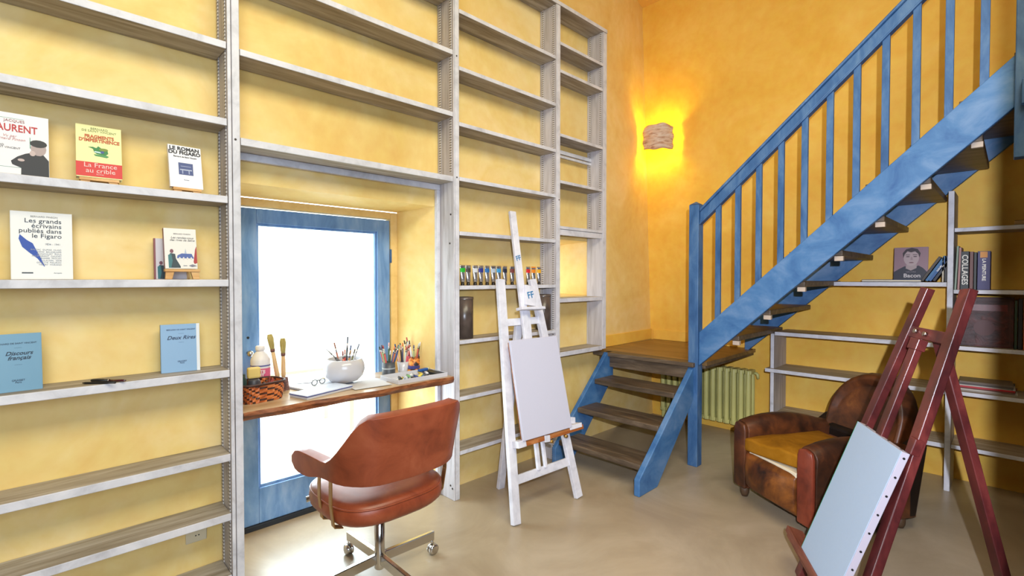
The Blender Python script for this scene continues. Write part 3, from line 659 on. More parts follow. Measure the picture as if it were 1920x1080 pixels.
def arm(sx):
    bm = bmesh.new(); secs = []
    n = 9
    for i in range(n):
        t = i/(n-1); y = 0.0+0.66*t
        ztop = 0.492+0.048*math.sin(PI*min(1, t*1.1))**0.8-0.03*t
        hw = 0.060+0.010*math.sin(PI*t)
        cx = sx*0.262
        prof = [(-hw, 0.075), (-hw, 0.36), (-hw-0.006, 0.44), (-hw+0.004, ztop-0.03), (-hw*0.5, ztop-0.004), (0, ztop), (hw*0.5, ztop-0.004), (hw-0.004, ztop-0.03), (hw+0.006, 0.44), (hw, 0.36), (hw, 0.075)]
        secs.append([bm.verts.new((cx+u, y, z)) for u, z in prof])
    for a_, b_ in zip(secs[:-1], secs[1:]):
        for j in range(len(a_)): bm.faces.new((a_[j], a_[(j+1) % len(a_)], b_[(j+1) % len(a_)], b_[j]))
    bm.faces.new(secs[0]); bm.faces.new(list(reversed(secs[-1])))
    obj('arm', bm, M_club, ac, 0.012, smooth=True, seg=3)
    bm = bmesh.new(); hw = 0.052
    prof = [(-hw, 0.07), (-hw-0.003, 0.30), (-hw, 0.44), (-hw*0.8, 0.475), (0, 0.487), (hw*0.8, 0.475), (hw, 0.44), (hw+0.003, 0.30), (hw, 0.07)]
    bm_prism(bm, [(sx*0.262+u, z) for u, z in prof], 'y', -0.022, 0.003)
    obj('arm_front', bm, M_club_red if sx > 0 else M_club, ac, 0.010, smooth=True, seg=3, label='smooth reddish front panel' if sx > 0 else None)
arm(-1); arm(1)
# seat box with bulging apron
bm = bmesh.new(); secs = []
for i in range(9):
    x = -0.2+0.4*i/8; b_ = 0.035*(1-(x/0.2)**2)**0.5 if abs(x) < 0.2 else 0
    prof = [(0.30, 0.085), (0.0, 0.085), (-0.022-b_, 0.12), (-0.030-b_, 0.22), (-0.022-b_, 0.295), (0.0-b_*0.6, 0.318), (0.03, 0.312), (0.30, 0.30)]
    secs.append([bm.verts.new((x, y, z)) for y, z in prof])
for a_, c_ in zip(secs[:-1], secs[1:]):
    for j in range(8): bm.faces.new((a_[j], a_[(j+1) % 8], c_[(j+1) % 8], c_[j]))
bm.faces.new(secs[0]); bm.faces.new(list(reversed(secs[-1]))); obj('seat_apron', bm, M_apron, ac, 0.008, smooth=True, label='scuffed orange-brown front under the seat')
bm = bmesh.new(); bm_box(bm, -0.175, 0.198, -0.014, 0.50, 0.26, 0.329); obj('seat_lining', bm, M_cream, ac, 0.004, label='cream lining showing under the cushion')
bm = bmesh.new(); fs = bm_box(bm, -0.196, 0.196, -0.035, 0.52, 0.328, 0.405)
bmesh.ops.subdivide_edges(bm, edges=bm.edges, cuts=5, use_grid_fill=True)
for v in bm.verts:
    x, y, z = v.co; e = (1-(abs(x)/0.196)**3)*(1-(min(1,abs(y-0.24)/0.28))**3)
    if z > 0.37: v.co.z += 0.026*e+0.006*math.sin(x*30+y*14)
    v.co.z += 0.010*(x/0.196)*(1-ss(-0.03, 0.2, y))+0.006
    v.co.y += 0.055*max(0, (x+0.1)/0.3)*(1-ss(-0.03, 0.4, y))
obj('seat_cushion', bm, M_mustard, ac, 0.022, smooth=True, seg=3, label='mustard yellow seat cushion')
# round-topped backrest
bm = bmesh.new(); outl = [(-0.235, 0.25)]
for i in range(17):
    a = PI-PI*i/16; outl.append((0.235*math.cos(a), 0.545+0.255*math.sin(a)))
outl.append((0.235, 0.25))
layers = []
for y, k in ((0.43, 0.86), (0.405, 0.95), (0.42, 1.0), (0.47, 1.02), (0.54, 1.0), (0.57, 0.95)):
    pass
for dy, k in ((0.03, 0.80), (0.008, 0.93), (0.018, 1.0), (0.07, 1.03), (0.13, 1.0), (0.15, 0.93)):
    layers.append([bm.verts.new((x*k*1.05, 0.55+dy+0.30*(z-0.3), 0.45+(z-0.45)*k)) for x, z in outl])
for a_, c_ in zip(layers[:-1], layers[1:]):
    m_ = len(a_)
    for j in range(m_): bm.faces.new((a_[j], a_[(j+1) % m_], c_[(j+1) % m_], c_[j]))
bm.faces.new(layers[0]); bm.faces.new(list(reversed(layers[-1]))); obj('backrest', bm, M_club, ac, 0.006, smooth=True)
# dark rear body
bm = bmesh.new(); bm_prism(bm, [(0.60, 0.07), (0.60, 0.44), (0.70, 0.50), (0.735, 0.47), (0.66, 0.07)], 'x', -0.325, 0.325); obj('rear_panel', bm, M_club_dark, ac, 0.015, label='black-brown rear panel')
M_foot = plain('dark_wood_foot', (84, 62, 42), 0.5)
for sx in (-0.27, 0.27):
    for sy in (0.03, 0.61):
        bm = bmesh.new(); bm_lathe(bm, [(0.018, 0.0), (0.026, 0.02), (0.030, 0.085)], (sx, sy, 0), 12); obj('foot', bm, M_foot, ac, smooth=True)

# ------------------------------------------------------------------ books
M_page = plain('page_block', (226, 214, 188), 0.8, noise=0.04, scale=60)
def ink(c): return plain('ink_%d_%d_%d' % c, c, 0.5)
def book(label, w, h, t, cover, loc, rz=0.0, tilt=0.0, cat='book', group=None, roll=0.0, rough=0.35, spine=None):
    """standing book: cover faces local -y, spine on the left (-x), width along x from 0"""
    o = thing('book', label, cat, loc, group=group)
    o.rotation_euler = (Matrix.Rotation(rz, 4, 'Z') @ Matrix.Rotation(-tilt, 4, 'X') @ Matrix.Rotation(roll, 4, 'Y')).to_euler()
    m = cover if not isinstance(cover, tuple) else plain('cover_%d_%d_%d' % cover, cover, rough)
    bm = bmesh.new(); c = 0.0016
    fs = bm_box(bm, 0, w, 0, c, 0, h); bm_box(bm, 0, w, t-c, t, 0, h); f2 = bm_box(bm, -0.0005, c, 0, t, 0, h)
    ms = [m]
    if spine: ms.append(plain('cover_%d_%d_%d' % spine, spine, rough)); [setattr(f, 'material_index', 1) for f in f2]
    obj('cover', bm, ms, o, 0.0006)
    bm = bmesh.new(); bm_box(bm, c, w-0.003, c, t-c, 0.002, h-0.002); obj('pages', bm, M_page, o)
    return o
def cov(o): return next((c for c in o.children if c.name.startswith('cover')), o)
def patch(o, x0, x1, z0, z1, col, name='printed_panel', d=0.0008, y=0.0):
    bm = bmesh.new(); bm_box(bm, x0, x1, y-d, y, z0, z1); return obj(name, bm, ink(col) if isinstance(col, tuple) else col, cov(o))
def poly(o, pts, col, name='printed_shape', d=0.0011):
    bm = bmesh.new(); bm_prism(bm, pts, 'y', -d, 0.0); return obj(name, bm, ink(col), cov(o))
def ell(cx, cz, rx, rz, n=14, a0=0, a1=2*PI): return [(cx+rx*math.cos(a0+(a1-a0)*i/n), cz+rz*math.sin(a0+(a1-a0)*i/n)) for i in range(n)]
def tx(o, s, size, x, z, col, **kw): return text(s, size, ink(col), cov(o), (x, -0.0012, z), **kw)
def stand(loc, rz, w, label, rest=0.024, tilt=math.radians(14)):
    """little wooden display easel; ledge at height 'rest', front feet, rear leg"""
    s = thing('book_stand', label, 'stand', loc, rz, group=None)
    bm = bmesh.new(); bm_box(bm, -w/2, w/2, -0.030, 0.000, rest-0.012, rest-0.001); obj('ledge', bm, M_pine, s, 0.0015)
    for sx in (-1, 1):
        bm = bmesh.new(); bm_prism(bm, [(sx*(w/2-0.002), 0), (sx*(w/2-0.026), 0), (sx*(w/2-0.034), rest-0.012), (sx*(w/2-0.004), rest-0.012)], 'y', -0.026, -0.010); obj('foot', bm, M_pine, s, 0.001)
        bm = bmesh.new(); bm_bar(bm, (sx*(w/2-0.03), 0.034, 0.0), (sx*0.012, 0.030, 0.11), 0.008, 0.006); obj('back_leg', bm, M_pine, s, 0.001)
    return s
M_pine = streaky('pine', [(184, 132, 78), (212, 164, 104), (228, 188, 132)], (1, 6, 6), 6, 0.5, 0.05)
SB = 'books displayed face-on in the left bookcase'
# shelf z 1.765
z = 1.7655
b = book('white book with big red title and a man in a dark suit, far left', 0.175, 0.232, 0.026, (226, 224, 226), (-0.121, 2.515, z), 0.0, math.radians(5), group=SB)
tx(b, 'LAURENT', 0.037, 0.0855, 0.176, (180, 30, 40), sx=0.74, bold=0.0006); tx(b, 'JACQUES', 0.013, 0.085, 0.203, (150, 80, 80), name='lettering')
tx(b, 'Vu par\nBernard Pinson', 0.013, 0.072, 0.142, (196, 140, 140), shear=0.3)
tx(b, 'BERNARD\nDE SAINT VINCENT', 0.0095, 0.016, 0.108, (110, 104, 104), align='LEFT')
for q in ((0.018, 0.020, 0.04, 0.20), (0.124, 0.126, 0.11, 0.15), (0.03, 0.11, 0.2115, 0.2125), (0.03, 0.11, 0.034, 0.035)): patch(b, *q, (80, 140, 120), 'printed_rule')
poly(b, [(0.100, 0), (0.101, 0.035), (0.078, 0.045), (0.075, 0.057), (0.092, 0.075), (0.112, 0.088), (0.125, 0.093), (0.16, 0.09), (0.174, 0.07), (0.174, 0)], (26, 26, 34), 'printed_suit')
poly(b, ell(0.147, 0.112, 0.021, 0.027), (168, 150, 148), 'printed_face', 0.0015); poly(b, ell(0.147, 0.130, 0.023, 0.014), (24, 22, 28), 'printed_hair', 0.0018)
poly(b, ell(0.131, 0.092, 0.008, 0.010), (190, 170, 166), 'printed_hand', 0.002); poly(b, ell(0.101, 0.063, 0.009, 0.005), (190, 170, 166), 'printed_hand', 0.002)
sd = stand((0.197, 2.520, z), math.radians(-3), 0.120, 'small pine book stand under the yellow and red paperback')
b = book('pale yellow paperback with a red band and green hat drawing, on a stand', 0.138, 0.215, 0.024, (222, 218, 150), (0.128, 2.500, z+0.025), math.radians(-3), math.radians(12), group=SB)
tx(b, 'FRAGMENTS\nD\u2019IMPERTINENCE', 0.0185, 0.070, 0.160, (188, 84, 40), sx=0.86, bold=0.0007); tx(b, 'BERNARD\nDE SAINT VINCENT', 0.012, 0.070, 0.196, (130, 140, 90))
patch(b, -0.0008, 0.138, 0.004, 0.062, (200, 38, 42), 'red_band', 0.0009); t_ = tx(b, 'La France\nau crible', 0.026, 0.072, 0.038, (236, 200, 196)); t_.location.y = -0.0018
tx(b, 'Roman', 0.008, 0.07, 0.013, (236, 200, 196)).location.y = -0.0018
poly(b, [(0.036, 0.124), (0.05, 0.118), (0.054, 0.104), (0.062, 0.098), (0.088, 0.096), (0.096, 0.104), (0.094, 0.116), (0.078, 0.121), (0.066, 0.131), (0.06, 0.122), (0.05, 0.126)], (28, 120, 60), 'printed_hat'); poly(b, ell(0.082, 0.118, 0.014, 0.006), (110, 130, 40), 'printed_brim', 0.0014)
poly(b, [(0.054, 0.104), (0.055, 0.109), (0.075, 0.107), (0.074, 0.102)], (190, 215, 225), 'printed_ribbon', 0.0016); poly(b, ell(0.078, 0.107, 0.006, 0.005), (40, 70, 140), 'printed_bow', 0.0018)
poly(b, [(0.052, 0.096), (0.056, 0.090), (0.092, 0.086), (0.098, 0.092), (0.09, 0.096)], (60, 140, 80), 'printed_shadow', 0.0012)
sd = stand((0.486, 2.520, z), math.radians(2), 0.105, 'small pine book stand under the white paperback with a blue square')
b = book('white paperback with bold black title and a blue square picture, on a stand', 0.122, 0.190, 0.018, (226, 226, 232), (0.426, 2.500, z+0.025), math.radians(2), math.radians(12), group=SB)
tx(b, 'LE ROMAN\nDU FIGARO', 0.0215, 0.060, 0.166, (24, 26, 44), sx=1.05, bold=0.0009); tx(b, 'Bernard de Saint Vincent', 0.0085, 0.061, 0.139, (40, 40, 60), bold=0.0002)
patch(b, 0.034, 0.088, 0.058, 0.112, (58, 76, 132), 'printed_picture'); patch(b, 0.039, 0.083, 0.078, 0.083, (170, 180, 206), 'printed_detail', 0.0014); patch(b, 0.042, 0.080, 0.095, 0.0975, (150, 160, 196), 'printed_detail', 0.0014); patch(b, 0.046, 0.05, 0.062, 0.078, (150, 160, 196), 'printed_detail', 0.0014); patch(b, 0.07, 0.074, 0.062, 0.078, (150, 160, 196), 'printed_detail', 0.0014)
tx(b, 'Roman', 0.007, 0.061, 0.035, (90, 110, 150))
# shelf z 1.396
z = 1.3965
b = book('large white book with a blue quill feather on its cover', 0.168, 0.252, 0.024, (228, 226, 222), (-0.052, 2.535, z), 0.0, math.radians(4), group=SB)
tx(b, 'Les grands\n\u00e9crivains\npubli\u00e9s dans\nle Figaro', 0.0225, 0.138, 0.190, (22, 26, 40), align='RIGHT', bold=0.0, sx=1.06, space=0.98); tx(b, 'BERNARD PINSON', 0.009, 0.09, 0.234, (150, 146, 140))
tx(b, '1836 - 1941', 0.009, 0.134, 0.132, (120, 124, 130), align='RIGHT')
poly(b, [(0.024, 0.166), (0.021, 0.150), (0.030, 0.120), (0.050, 0.098), (0.070, 0.078), (0.088, 0.048), (0.0895, 0.049), (0.078, 0.082), (0.066, 0.112), (0.058, 0.134), (0.042, 0.146)], (34, 72, 164), 'printed_feather')
tx(b, 'BALZAC  DUMAS  HUGO\nSAND  BAUDELAIRE\nGONCOURT  ZOLA\nMAUPASSANT  DAUDET\nBARR\u00c8S  PROUST\nCLAUDEL  GIDE\nCOLETTE  MAURIAC\nVAL\u00c9RY  MORAND', 0.0075, 0.136, 0.083, (150, 152, 156), align='RIGHT', space=1.25)
patch(b, 0.028, 0.058, 0.022, 0.0265, (40, 50, 60), 'printed_mark'); tx(b, 'Acropole', 0.006, 0.125, 0.024, (120, 124, 130))
def costume(o, x, z, k=1.0):
    poly(o, [(x-0.010*k, z), (x-0.008*k, z+0.030*k), (x-0.012*k, z+0.052*k), (x-0.005*k, z+0.063*k), (x+0.012*k, z+0.060*k), (x+0.014*k, z+0.04*k), (x+0.030*k, z+0.006*k), (x+0.030*k, z)], (40, 60, 70), 'printed_dress')
    poly(o, [(x-0.012*k, z), (x-0.013*k, z+0.055*k), (x-0.002*k, z+0.06*k), (x+0.002*k, z+0.03*k), (x-0.004*k, z)], (52, 112, 120), 'printed_sleeve', 0.0015)
    poly(o, ell(x, z+0.072*k, 0.0065*k, 0.0085*k), (120, 70, 84), 'printed_head', 0.0015)
b = book('white illustrated paperback with burgundy edge, behind the small stand', 0.118, 0.176, 0.012, (214, 206, 212), (0.376, 2.565, z), 0.0, math.radians(3), group=SB, spine=(130, 70, 74))
patch(b, 0.0, 0.006, 0.0, 0.176, (140, 80, 84), 'printed_edge'); costume(b, 0.024, 0.002, 0.95)
sd = stand((0.464, 2.512, z), 0.0, 0.128, 'pine book stand on the second shelf, in front of a white paperback', rest=0.044)
b = book('small white book with a lady in green and a blue palace, on a stand', 0.118, 0.176, 0.022, (224, 222, 218), (0.402, 2.492, z+0.045), 0.0, math.radians(10), group=SB, spine=(120, 60, 66))
tx(b, 'BERNARD PINSON', 0.0075, 0.066, 0.152, (150, 140, 136)); tx(b, 'Les rendez-vous\ndes rives de Seine', 0.0125, 0.066, 0.130, (110, 100, 96), shear=0.25)
costume(b, 0.026, 0.004, 1.0)
poly(b, [(0.044, 0.046), (0.046, 0.058), (0.062, 0.067), (0.078, 0.066), (0.098, 0.066), (0.106, 0.046)], (70, 96, 164), 'printed_palace'); poly(b, [(0.072, 0.066), (0.076, 0.088), (0.080, 0.066)], (170, 182, 204), 'printed_spire', 0.0013)
for i in range(4): poly(b, ell(0.054+i*0.014, 0.046, 0.003, 0.005), (218, 216, 216), 'printed_arch', 0.0015)
poly(b, [(0.104, 0.03), (0.112, 0.086), (0.117, 0.10), (0.1175, 0.026), (0.108, 0.022)], (166, 44, 52), 'printed_curtain', 0.0013)
poly(b, [(0.086, 0.014), (0.098, 0.008), (0.116, 0.013), (0.1, 0.02)], (120, 120, 136), 'printed_papers', 0.0013); patch(b, 0.066, 0.080, 0.012, 0.015, (120, 120, 130), 'printed_mark')
# shelf z 0.994
z = 0.9945
b = book('blue cloth-like paperback with dark italic title at the far left of the fourth shelf', 0.142, 0.207, 0.016, (104, 148, 176), (-0.116, 2.490, z), math.radians(4), math.radians(6), group=SB)
tx(b, 'BERNARD DE SAINT VINCENT', 0.0078, 0.076, 0.172, (30, 50, 64)); tx(b, 'Discours\nfran\u00e7ais', 0.0195, 0.082, 0.128, (26, 44, 58), shear=0.35, bold=0.0003); tx(b, 'GRASSET\nParis', 0.0085, 0.079, 0.036, (30, 50, 64))
patch(b, 0.070, 0.090, 0.156, 0.1567, (60, 90, 110), 'printed_rule'); patch(b, 0.070, 0.090, 0.095, 0.0957, (60, 90, 110), 'printed_rule')
b = book('lighter blue paperback with dark italic title, right end of the fourth shelf', 0.142, 0.207, 0.020, (132, 168, 204), (0.390, 2.535, z), math.radians(-5), math.radians(5), group=SB, spine=(96, 120, 140))
tx(b, 'BERNARD DE SAINT VINCENT', 0.0078, 0.074, 0.183, (36, 54, 84)); tx(b, 'Deux Rires', 0.0225, 0.074, 0.148, (34, 50, 80), shear=0.35, bold=0.0003); tx(b, 'GRASSET\nParis', 0.0085, 0.076, 0.042, (36, 54, 84))
patch(b, 0.064, 0.084, 0.166, 0.1667, (70, 94, 130), 'printed_rule'); patch(b, 0.064, 0.084, 0.128, 0.1287, (70, 94, 130), 'printed_rule')
patch(b, 0.130, 0.142, 0.0, 0.207, (222, 226, 232), 'white_fore_edge')
# two pens
M_penred = plain('burgundy_lacquer', (74, 28, 36), 0.2, coat=0.5)
pn = thing('pen', 'burgundy and black fountain pen lying on the fourth shelf', 'pen', (0.162, 2.521, z+0.0062), math.radians(-44))
bm = bmesh.new(); bm_tube(bm, [(0, 0, 0), (0.004, 0, 0), (0.07, 0, 0)], [0.003, 0.0055, 0.006], 10); obj('cap', bm, M_black, pn, smooth=True)
bm = bmesh.new(); bm_tube(bm, [(0.07, 0, 0), (0.125, 0, 0), (0.136, 0, 0)], [0.0055, 0.005, 0.002], 10); obj('barrel', bm, M_penred, pn, smooth=True)
bm = bmesh.new(); bm_tube(bm, [(0.068, 0, 0), (0.072, 0, 0)], 0.0063, 10); obj('ring', bm, M_steel, pn)
bm = bmesh.new(); bm_bar(bm, (0.01, 0, 0.007), (0.05, 0, 0.007), 0.002, 0.001); obj('clip', bm, M_steel, pn)
pn = thing('pen', 'slim black ballpoint lying in front of the burgundy pen', 'pen', (0.135, 2.494, z+0.0045), math.radians(-40))
bm = bmesh.new(); bm_tube(bm, [(0, 0, 0), (0.01, 0, 0), (0.08, 0, 0), (0.12, 0, 0)], [0.0015, 0.004, 0.0042, 0.004], 8); obj('barrel', bm, M_black, pn, smooth=True)
bm = bmesh.new(); bm_bar(bm, (0.085, 0, 0.005), (0.115, 0, 0.005), 0.002, 0.001); obj('clip', bm, M_black, pn)
# wall socket
so = thing('wall_socket', 'white double wall socket just above the skirting behind the lowest left shelf', 'socket', (0.528, YA, 0.225))
bm = bmesh.new(); bm_box(bm, -0.045, 0.038, -0.010, -0.001, -0.030, 0.045); obj('cover_plate', bm, plain('ivory_plastic', (214, 200, 168), 0.4), so, 0.003)
for dx in (-0.006, 0.006):
    bm = bmesh.new(); bm_tube(bm, [(dx, -0.0105, 0.0), (dx, -0.008, 0.0)], 0.003, 8); obj('socket_hole', bm, M_black, so)

# ------------------------------------------------------------------ paint tubes and dark cylinders
M_foil = plain('tube_foil', (214, 214, 218), 0.22, 0.9)
M_capb = plain('black_cap', (26, 22, 24), 0.4)
tcol = [((20, 170, 40), 'bright green'), ((70, 62, 60), 'charcoal'), ((200, 204, 212), 'pale grey'), ((36, 44, 130), 'navy blue'), ((36, 104, 172), 'mid blue'), ((176, 190, 206), 'light grey-blue'), ((60, 150, 206), 'sky blue'), ((34, 38, 62), 'blue-black'), ((120, 60, 60), 'red-brown'), ((60, 48, 34), 'dark umber'), ((204, 36, 40), 'red'), ((222, 130, 30), 'orange'), ((226, 168, 36), 'golden yellow')]
tpx = [1.998, 2.045, 2.104, 2.154, 2.210, 2.266, 2.318, 2.376, 2.448, 2.521, 2.612, 2.669, 2.730]
for i, ((c_, cn), x_) in enumerate(zip(tcol, tpx)):
    t_ = thing('paint_tube', 'silver paint tube with a %s band, standing in the row behind the white easel' % cn, 'paint tube', (x_, 2.50, 1.3555), math.radians(-8+4*math.sin(i*2.1)), group='row of paint tubes on the bookcase shelf')
    bm = bmesh.new(); bm_lathe(bm, [(0.0115, 0), (0.0125, 0.003), (0.011, 0.018)], n=12); obj('cap', bm, M_capb, t_)
    bm = bmesh.new(); secs = []
    for zz, rx, ry in ((0.018, 0.009, 0.009), (0.026, 0.0150, 0.0145), (0.055, 0.0175, 0.0125), (0.085, 0.0190, 0.008), (0.112, 0.0200, 0.003), (0.122, 0.0202, 0.0018), (0.1315, 0.0202, 0.0018)):
        secs.append([bm.verts.new((rx*math.cos(2*PI*k/16), ry*math.sin(2*PI*k/16), zz)) for k in range(16)])
    for j, (a_, b_) in enumerate(zip(secs[:-1], secs[1:])):
        for k in range(16):
            f = bm.faces.new((a_[k], a_[(k+1) % 16], b_[(k+1) % 16], b_[k])); f.smooth = True
            f.material_index = 1 if j == 3 or (j == 5 and i == 11) else 0
    bm.faces.new(list(reversed(secs[0]))); bm.faces.new(secs[-1])
    obj('body', bm, [M_foil, ink(c_)], t_)
M_cyl = streaky('dark_brown_steel', [(60, 50, 46), (84, 72, 66), (98, 86, 80)], (1, 1, 1), 8, 0.3, 0.03, spec=0.6)
for x_, lb in ((2.024, 'dark brown cylindrical vase at the left end under the paint tubes'), (2.795, 'dark brown cylindrical vase behind the right leg of the white easel')):
    t_ = thing('vase', lb, 'vase', (x_, 2.515, 1.0095))
    r_ = 0.058 if x_ < 2.5 else 0.058
    bm = bmesh.new(); bm_lathe(bm, [(r_, 0), (r_, 0.268), (r_-0.005, 0.268), (r_-0.005, 0.01)], n=28, cap_t=False); obj('body', bm, M_cyl, t_)
    bm = bmesh.new(); bm_lathe(bm, [(r_+0.0015, 0.255), (r_+0.0015, 0.270), (r_-0.006, 0.270), (r_-0.006, 0.255)], n=28, cap_b=False, cap_t=False); obj('rim', bm, M_cyl, t_)

# ------------------------------------------------------------------ things on the desk
# wicker basket
M_wick = streaky('orange_wicker', [(120, 56, 24), (186, 98, 46), (222, 138, 78)], (1, 1, 1), 12, 0.45, 0.1)
M_wickd = plain('dark_wicker', (62, 30, 20), 0.5)
bk_ = thing('basket', 'orange and dark brown woven basket on the left end of the desk', 'basket', (0.815, 2.665, ZD+0.0005), math.radians(10))
bm = bmesh.new()
def rr(k, a, rx=0.110, ry=0.085): ca, sa = math.cos(a), math.sin(a); return (rx*k*math.copysign(abs(ca)**0.6, ca), ry*k*math.copysign(abs(sa)**0.6, sa))
NB, NR = 72, 9
rings = []
for j in range(NR+1):
    k = 0.92+0.10*j/NR; rings.append([bm.verts.new((*rr(k*(1+0.02*(1 if (i//2+j) % 2 else -1)), 2*PI*i/NB), 0.088*j/NR)) for i in range(NB)])
for j in range(NR):
    for i in range(NB):
        f = bm.faces.new((rings[j][i], rings[j][(i+1) % NB], rings[j+1][(i+1) % NB], rings[j+1][i])); f.material_index = 1 if ((i+2*j)//2) % 3 == 0 else 0
bm.faces.new(list(reversed(rings[0])))
o = obj('weave', bm, [M_wick, M_wickd], bk_); md = o.modifiers.new('s', 'SOLIDIFY'); md.thickness = 0.006; md.offset = -1
bm = bmesh.new(); bm_tube(bm, [(*rr(1.03, 2*PI*i/40), 0.090) for i in range(41)], 0.006, 8); obj('rim', bm, M_wickd, bk_, smooth=True)
def in_basket(name, label, cat, x, y, z=0.0): return thing(name, label, cat, (x, y, ZD+z))
# bottle
M_hdpe = plain('translucent_white_plastic', (226, 222, 224), 0.4); M_pinklab = ink((214, 92, 130)); M_bluelab = ink((90, 80, 150))
bt = thing('bottle', 'white plastic bottle with a pink label standing behind the basket', 'bottle', (0.872, 2.818, ZD+0.0005), math.radians(-30))
bm = bmesh.new(); bm_lathe(bm, [(0.044, 0), (0.048, 0.006), (0.048, 0.175), (0.046, 0.184), (0.036, 0.206), (0.018, 0.224), (0.015, 0.230)], n=28); obj('body', bm, M_hdpe, bt)
bm = bmesh.new(); bm_lathe(bm, [(0.021, 0.226), (0.024, 0.230), (0.024, 0.248), (0.020, 0.252)], n=18); obj('cap', bm, M_hdpe, bt)
bm = bmesh.new(); bm_lathe(bm, [(0.0486, 0.04), (0.0486, 0.135)], n=28, cap_b=False, cap_t=False); obj('label', bm, M_pinklab, bt)
for zz, c_ in ((0.060, (232, 200, 214)), (0.076, (96, 70, 140)), (0.145, (96, 96, 160))):
    bm = bmesh.new(); bm_lathe(bm, [(0.0489, zz), (0.0489, zz+0.007)], n=28, cap_b=False, cap_t=False); obj('label_line', bm, ink(c_), bt)
t_ = text('WHITE\nSPIRIT', 0.022, ink((246, 236, 240)), bt, (0.0, -0.0498, 0.110), name='lettering', bold=0.0008)
# things in the basket
jr = thing('paint_jar', 'yellow flip-top paint bottle with dark body inside the basket', 'jar', (0.800, 2.690, ZD+0.0045), 0)
bm = bmesh.new(); bm_lathe(bm, [(0.026, 0), (0.028, 0.004), (0.028, 0.090), (0.022, 0.10)], n=18); obj('body', bm, plain('dark_grey_plastic', (66, 66, 74), 0.4), jr)
bm = bmesh.new(); bm_box(bm, -0.030, 0.030, -0.015, 0.015, 0.102, 0.158); obj('cap', bm, plain('pale_yellow_plastic', (226, 200, 120), 0.5), jr, 0.008)
jr = thing('paint_jar', 'dark green paint jar at the left end inside the basket', 'jar', (0.742, 2.675, ZD+0.0045), 0)
bm = bmesh.new(); bm_lathe(bm, [(0.022, 0), (0.022, 0.100), (0.014, 0.115), (0.014, 0.13)], n=16); obj('body', bm, plain('dark_green', (40, 66, 64), 0.35), jr)
jr = thing('yellow_brush', 'yellow-handled brush standing at the left end of the basket', 'brush', (0.752, 2.715, ZD+0.006), 0, rot=(math.radians(6), math.radians(-4), 0))
bm = bmesh.new(); bm_tube(bm, [(0, 0, 0), (0, 0, 0.15)], 0.005, 8); obj('handle', bm, ink((210, 190, 110)), jr)
bm = bmesh.new(); bm_box(bm, -0.010, 0.010, -0.004, 0.004, 0.15, 0.20); obj('bristles', bm, ink((190, 176, 110)), jr, 0.002)
for i, (x_, y_, c_) in enumerate(((0.845, 2.66, (150, 60, 60)), (0.868, 2.70, (120, 50, 44)), (0.822, 2.64, (50, 44, 46)))):
    jr = thing('pastel_stick', ('dark red', 'brown', 'black')[i]+' pastel stick leaning inside the basket', 'pastel', (x_, y_, ZD+0.006), 0, rot=(0.25*(i-1), 0.5, i), group='pastel sticks in the basket')
    bm = bmesh.new(); bm_tube(bm, [(0, 0, 0), (0, 0, 0.10)], 0.007, 8); obj('stick', bm, ink(c_), jr)
# the plastic sleeve with two thick bristle brushes
M_bristle = streaky('olive_bristle', [(140, 124, 66), (176, 158, 92), (204, 188, 128)], (6, 6, 1), 10, 0.7, 0.2)
M_cane = streaky('cane_handle', [(190, 150, 104), (214, 178, 132), (232, 204, 170)], (6, 6, 1), 8, 0.4, 0.05)
for i, (dx, tx_, ty_, L_, lb) in enumerate(((0.0, -0.17, 0.02, 0.315, 'tall bristle brush leaning left, beside the white bottle'), (0.020, -0.03, 0.05, 0.285, 'shorter bristle brush standing right of the tall one beside the white bottle'))):
    br = thing('paint_brush', lb, 'brush', (0.965+dx, 2.80, ZD+0.0005), 0, rot=(ty_, tx_, 0))
    bm = bmesh.new(); bm_tube(bm, [(0, 0, 0), (0, 0, 0.10), (0, 0, L_-0.085)], [0.008, 0.012, 0.010], 12); obj('handle', bm, M_cane, br, smooth=True)
    bm = bmesh.new(); bm_tube(bm, [(0, 0, L_-0.085), (0, 0, L_-0.06), (0, 0, L_-0.02), (0, 0, L_)], [0.011, 0.014, 0.0165, 0.012], 12); obj('bristles', bm, M_bristle, br, smooth=True)
    bm = bmesh.new(); bm_tube(bm, [(0, 0, L_-0.095), (0, 0, L_-0.08)], 0.0125, 12); obj('ferrule', bm, plain('dark_string', (116, 74, 64), 0.5), br)
sv = thing('brush_sleeve', 'brown patterned sleeve around the foot of the two bristle brushes', 'sleeve', (0.975, 2.775, ZD+0.0005), math.radians(20))
bm = bmesh.new(); bm_prism(bm, [(-0.024, 0), (0.030, 0), (0.018, 0.075), (-0.014, 0.075)], 'y', -0.012, -0.008); obj('sleeve', bm, streaky('mottled_brown', [(60, 40, 40), (110, 76, 70), (190, 160, 150)], (1, 1, 1), 30, 0.4, 0.05), sv, 0.001)
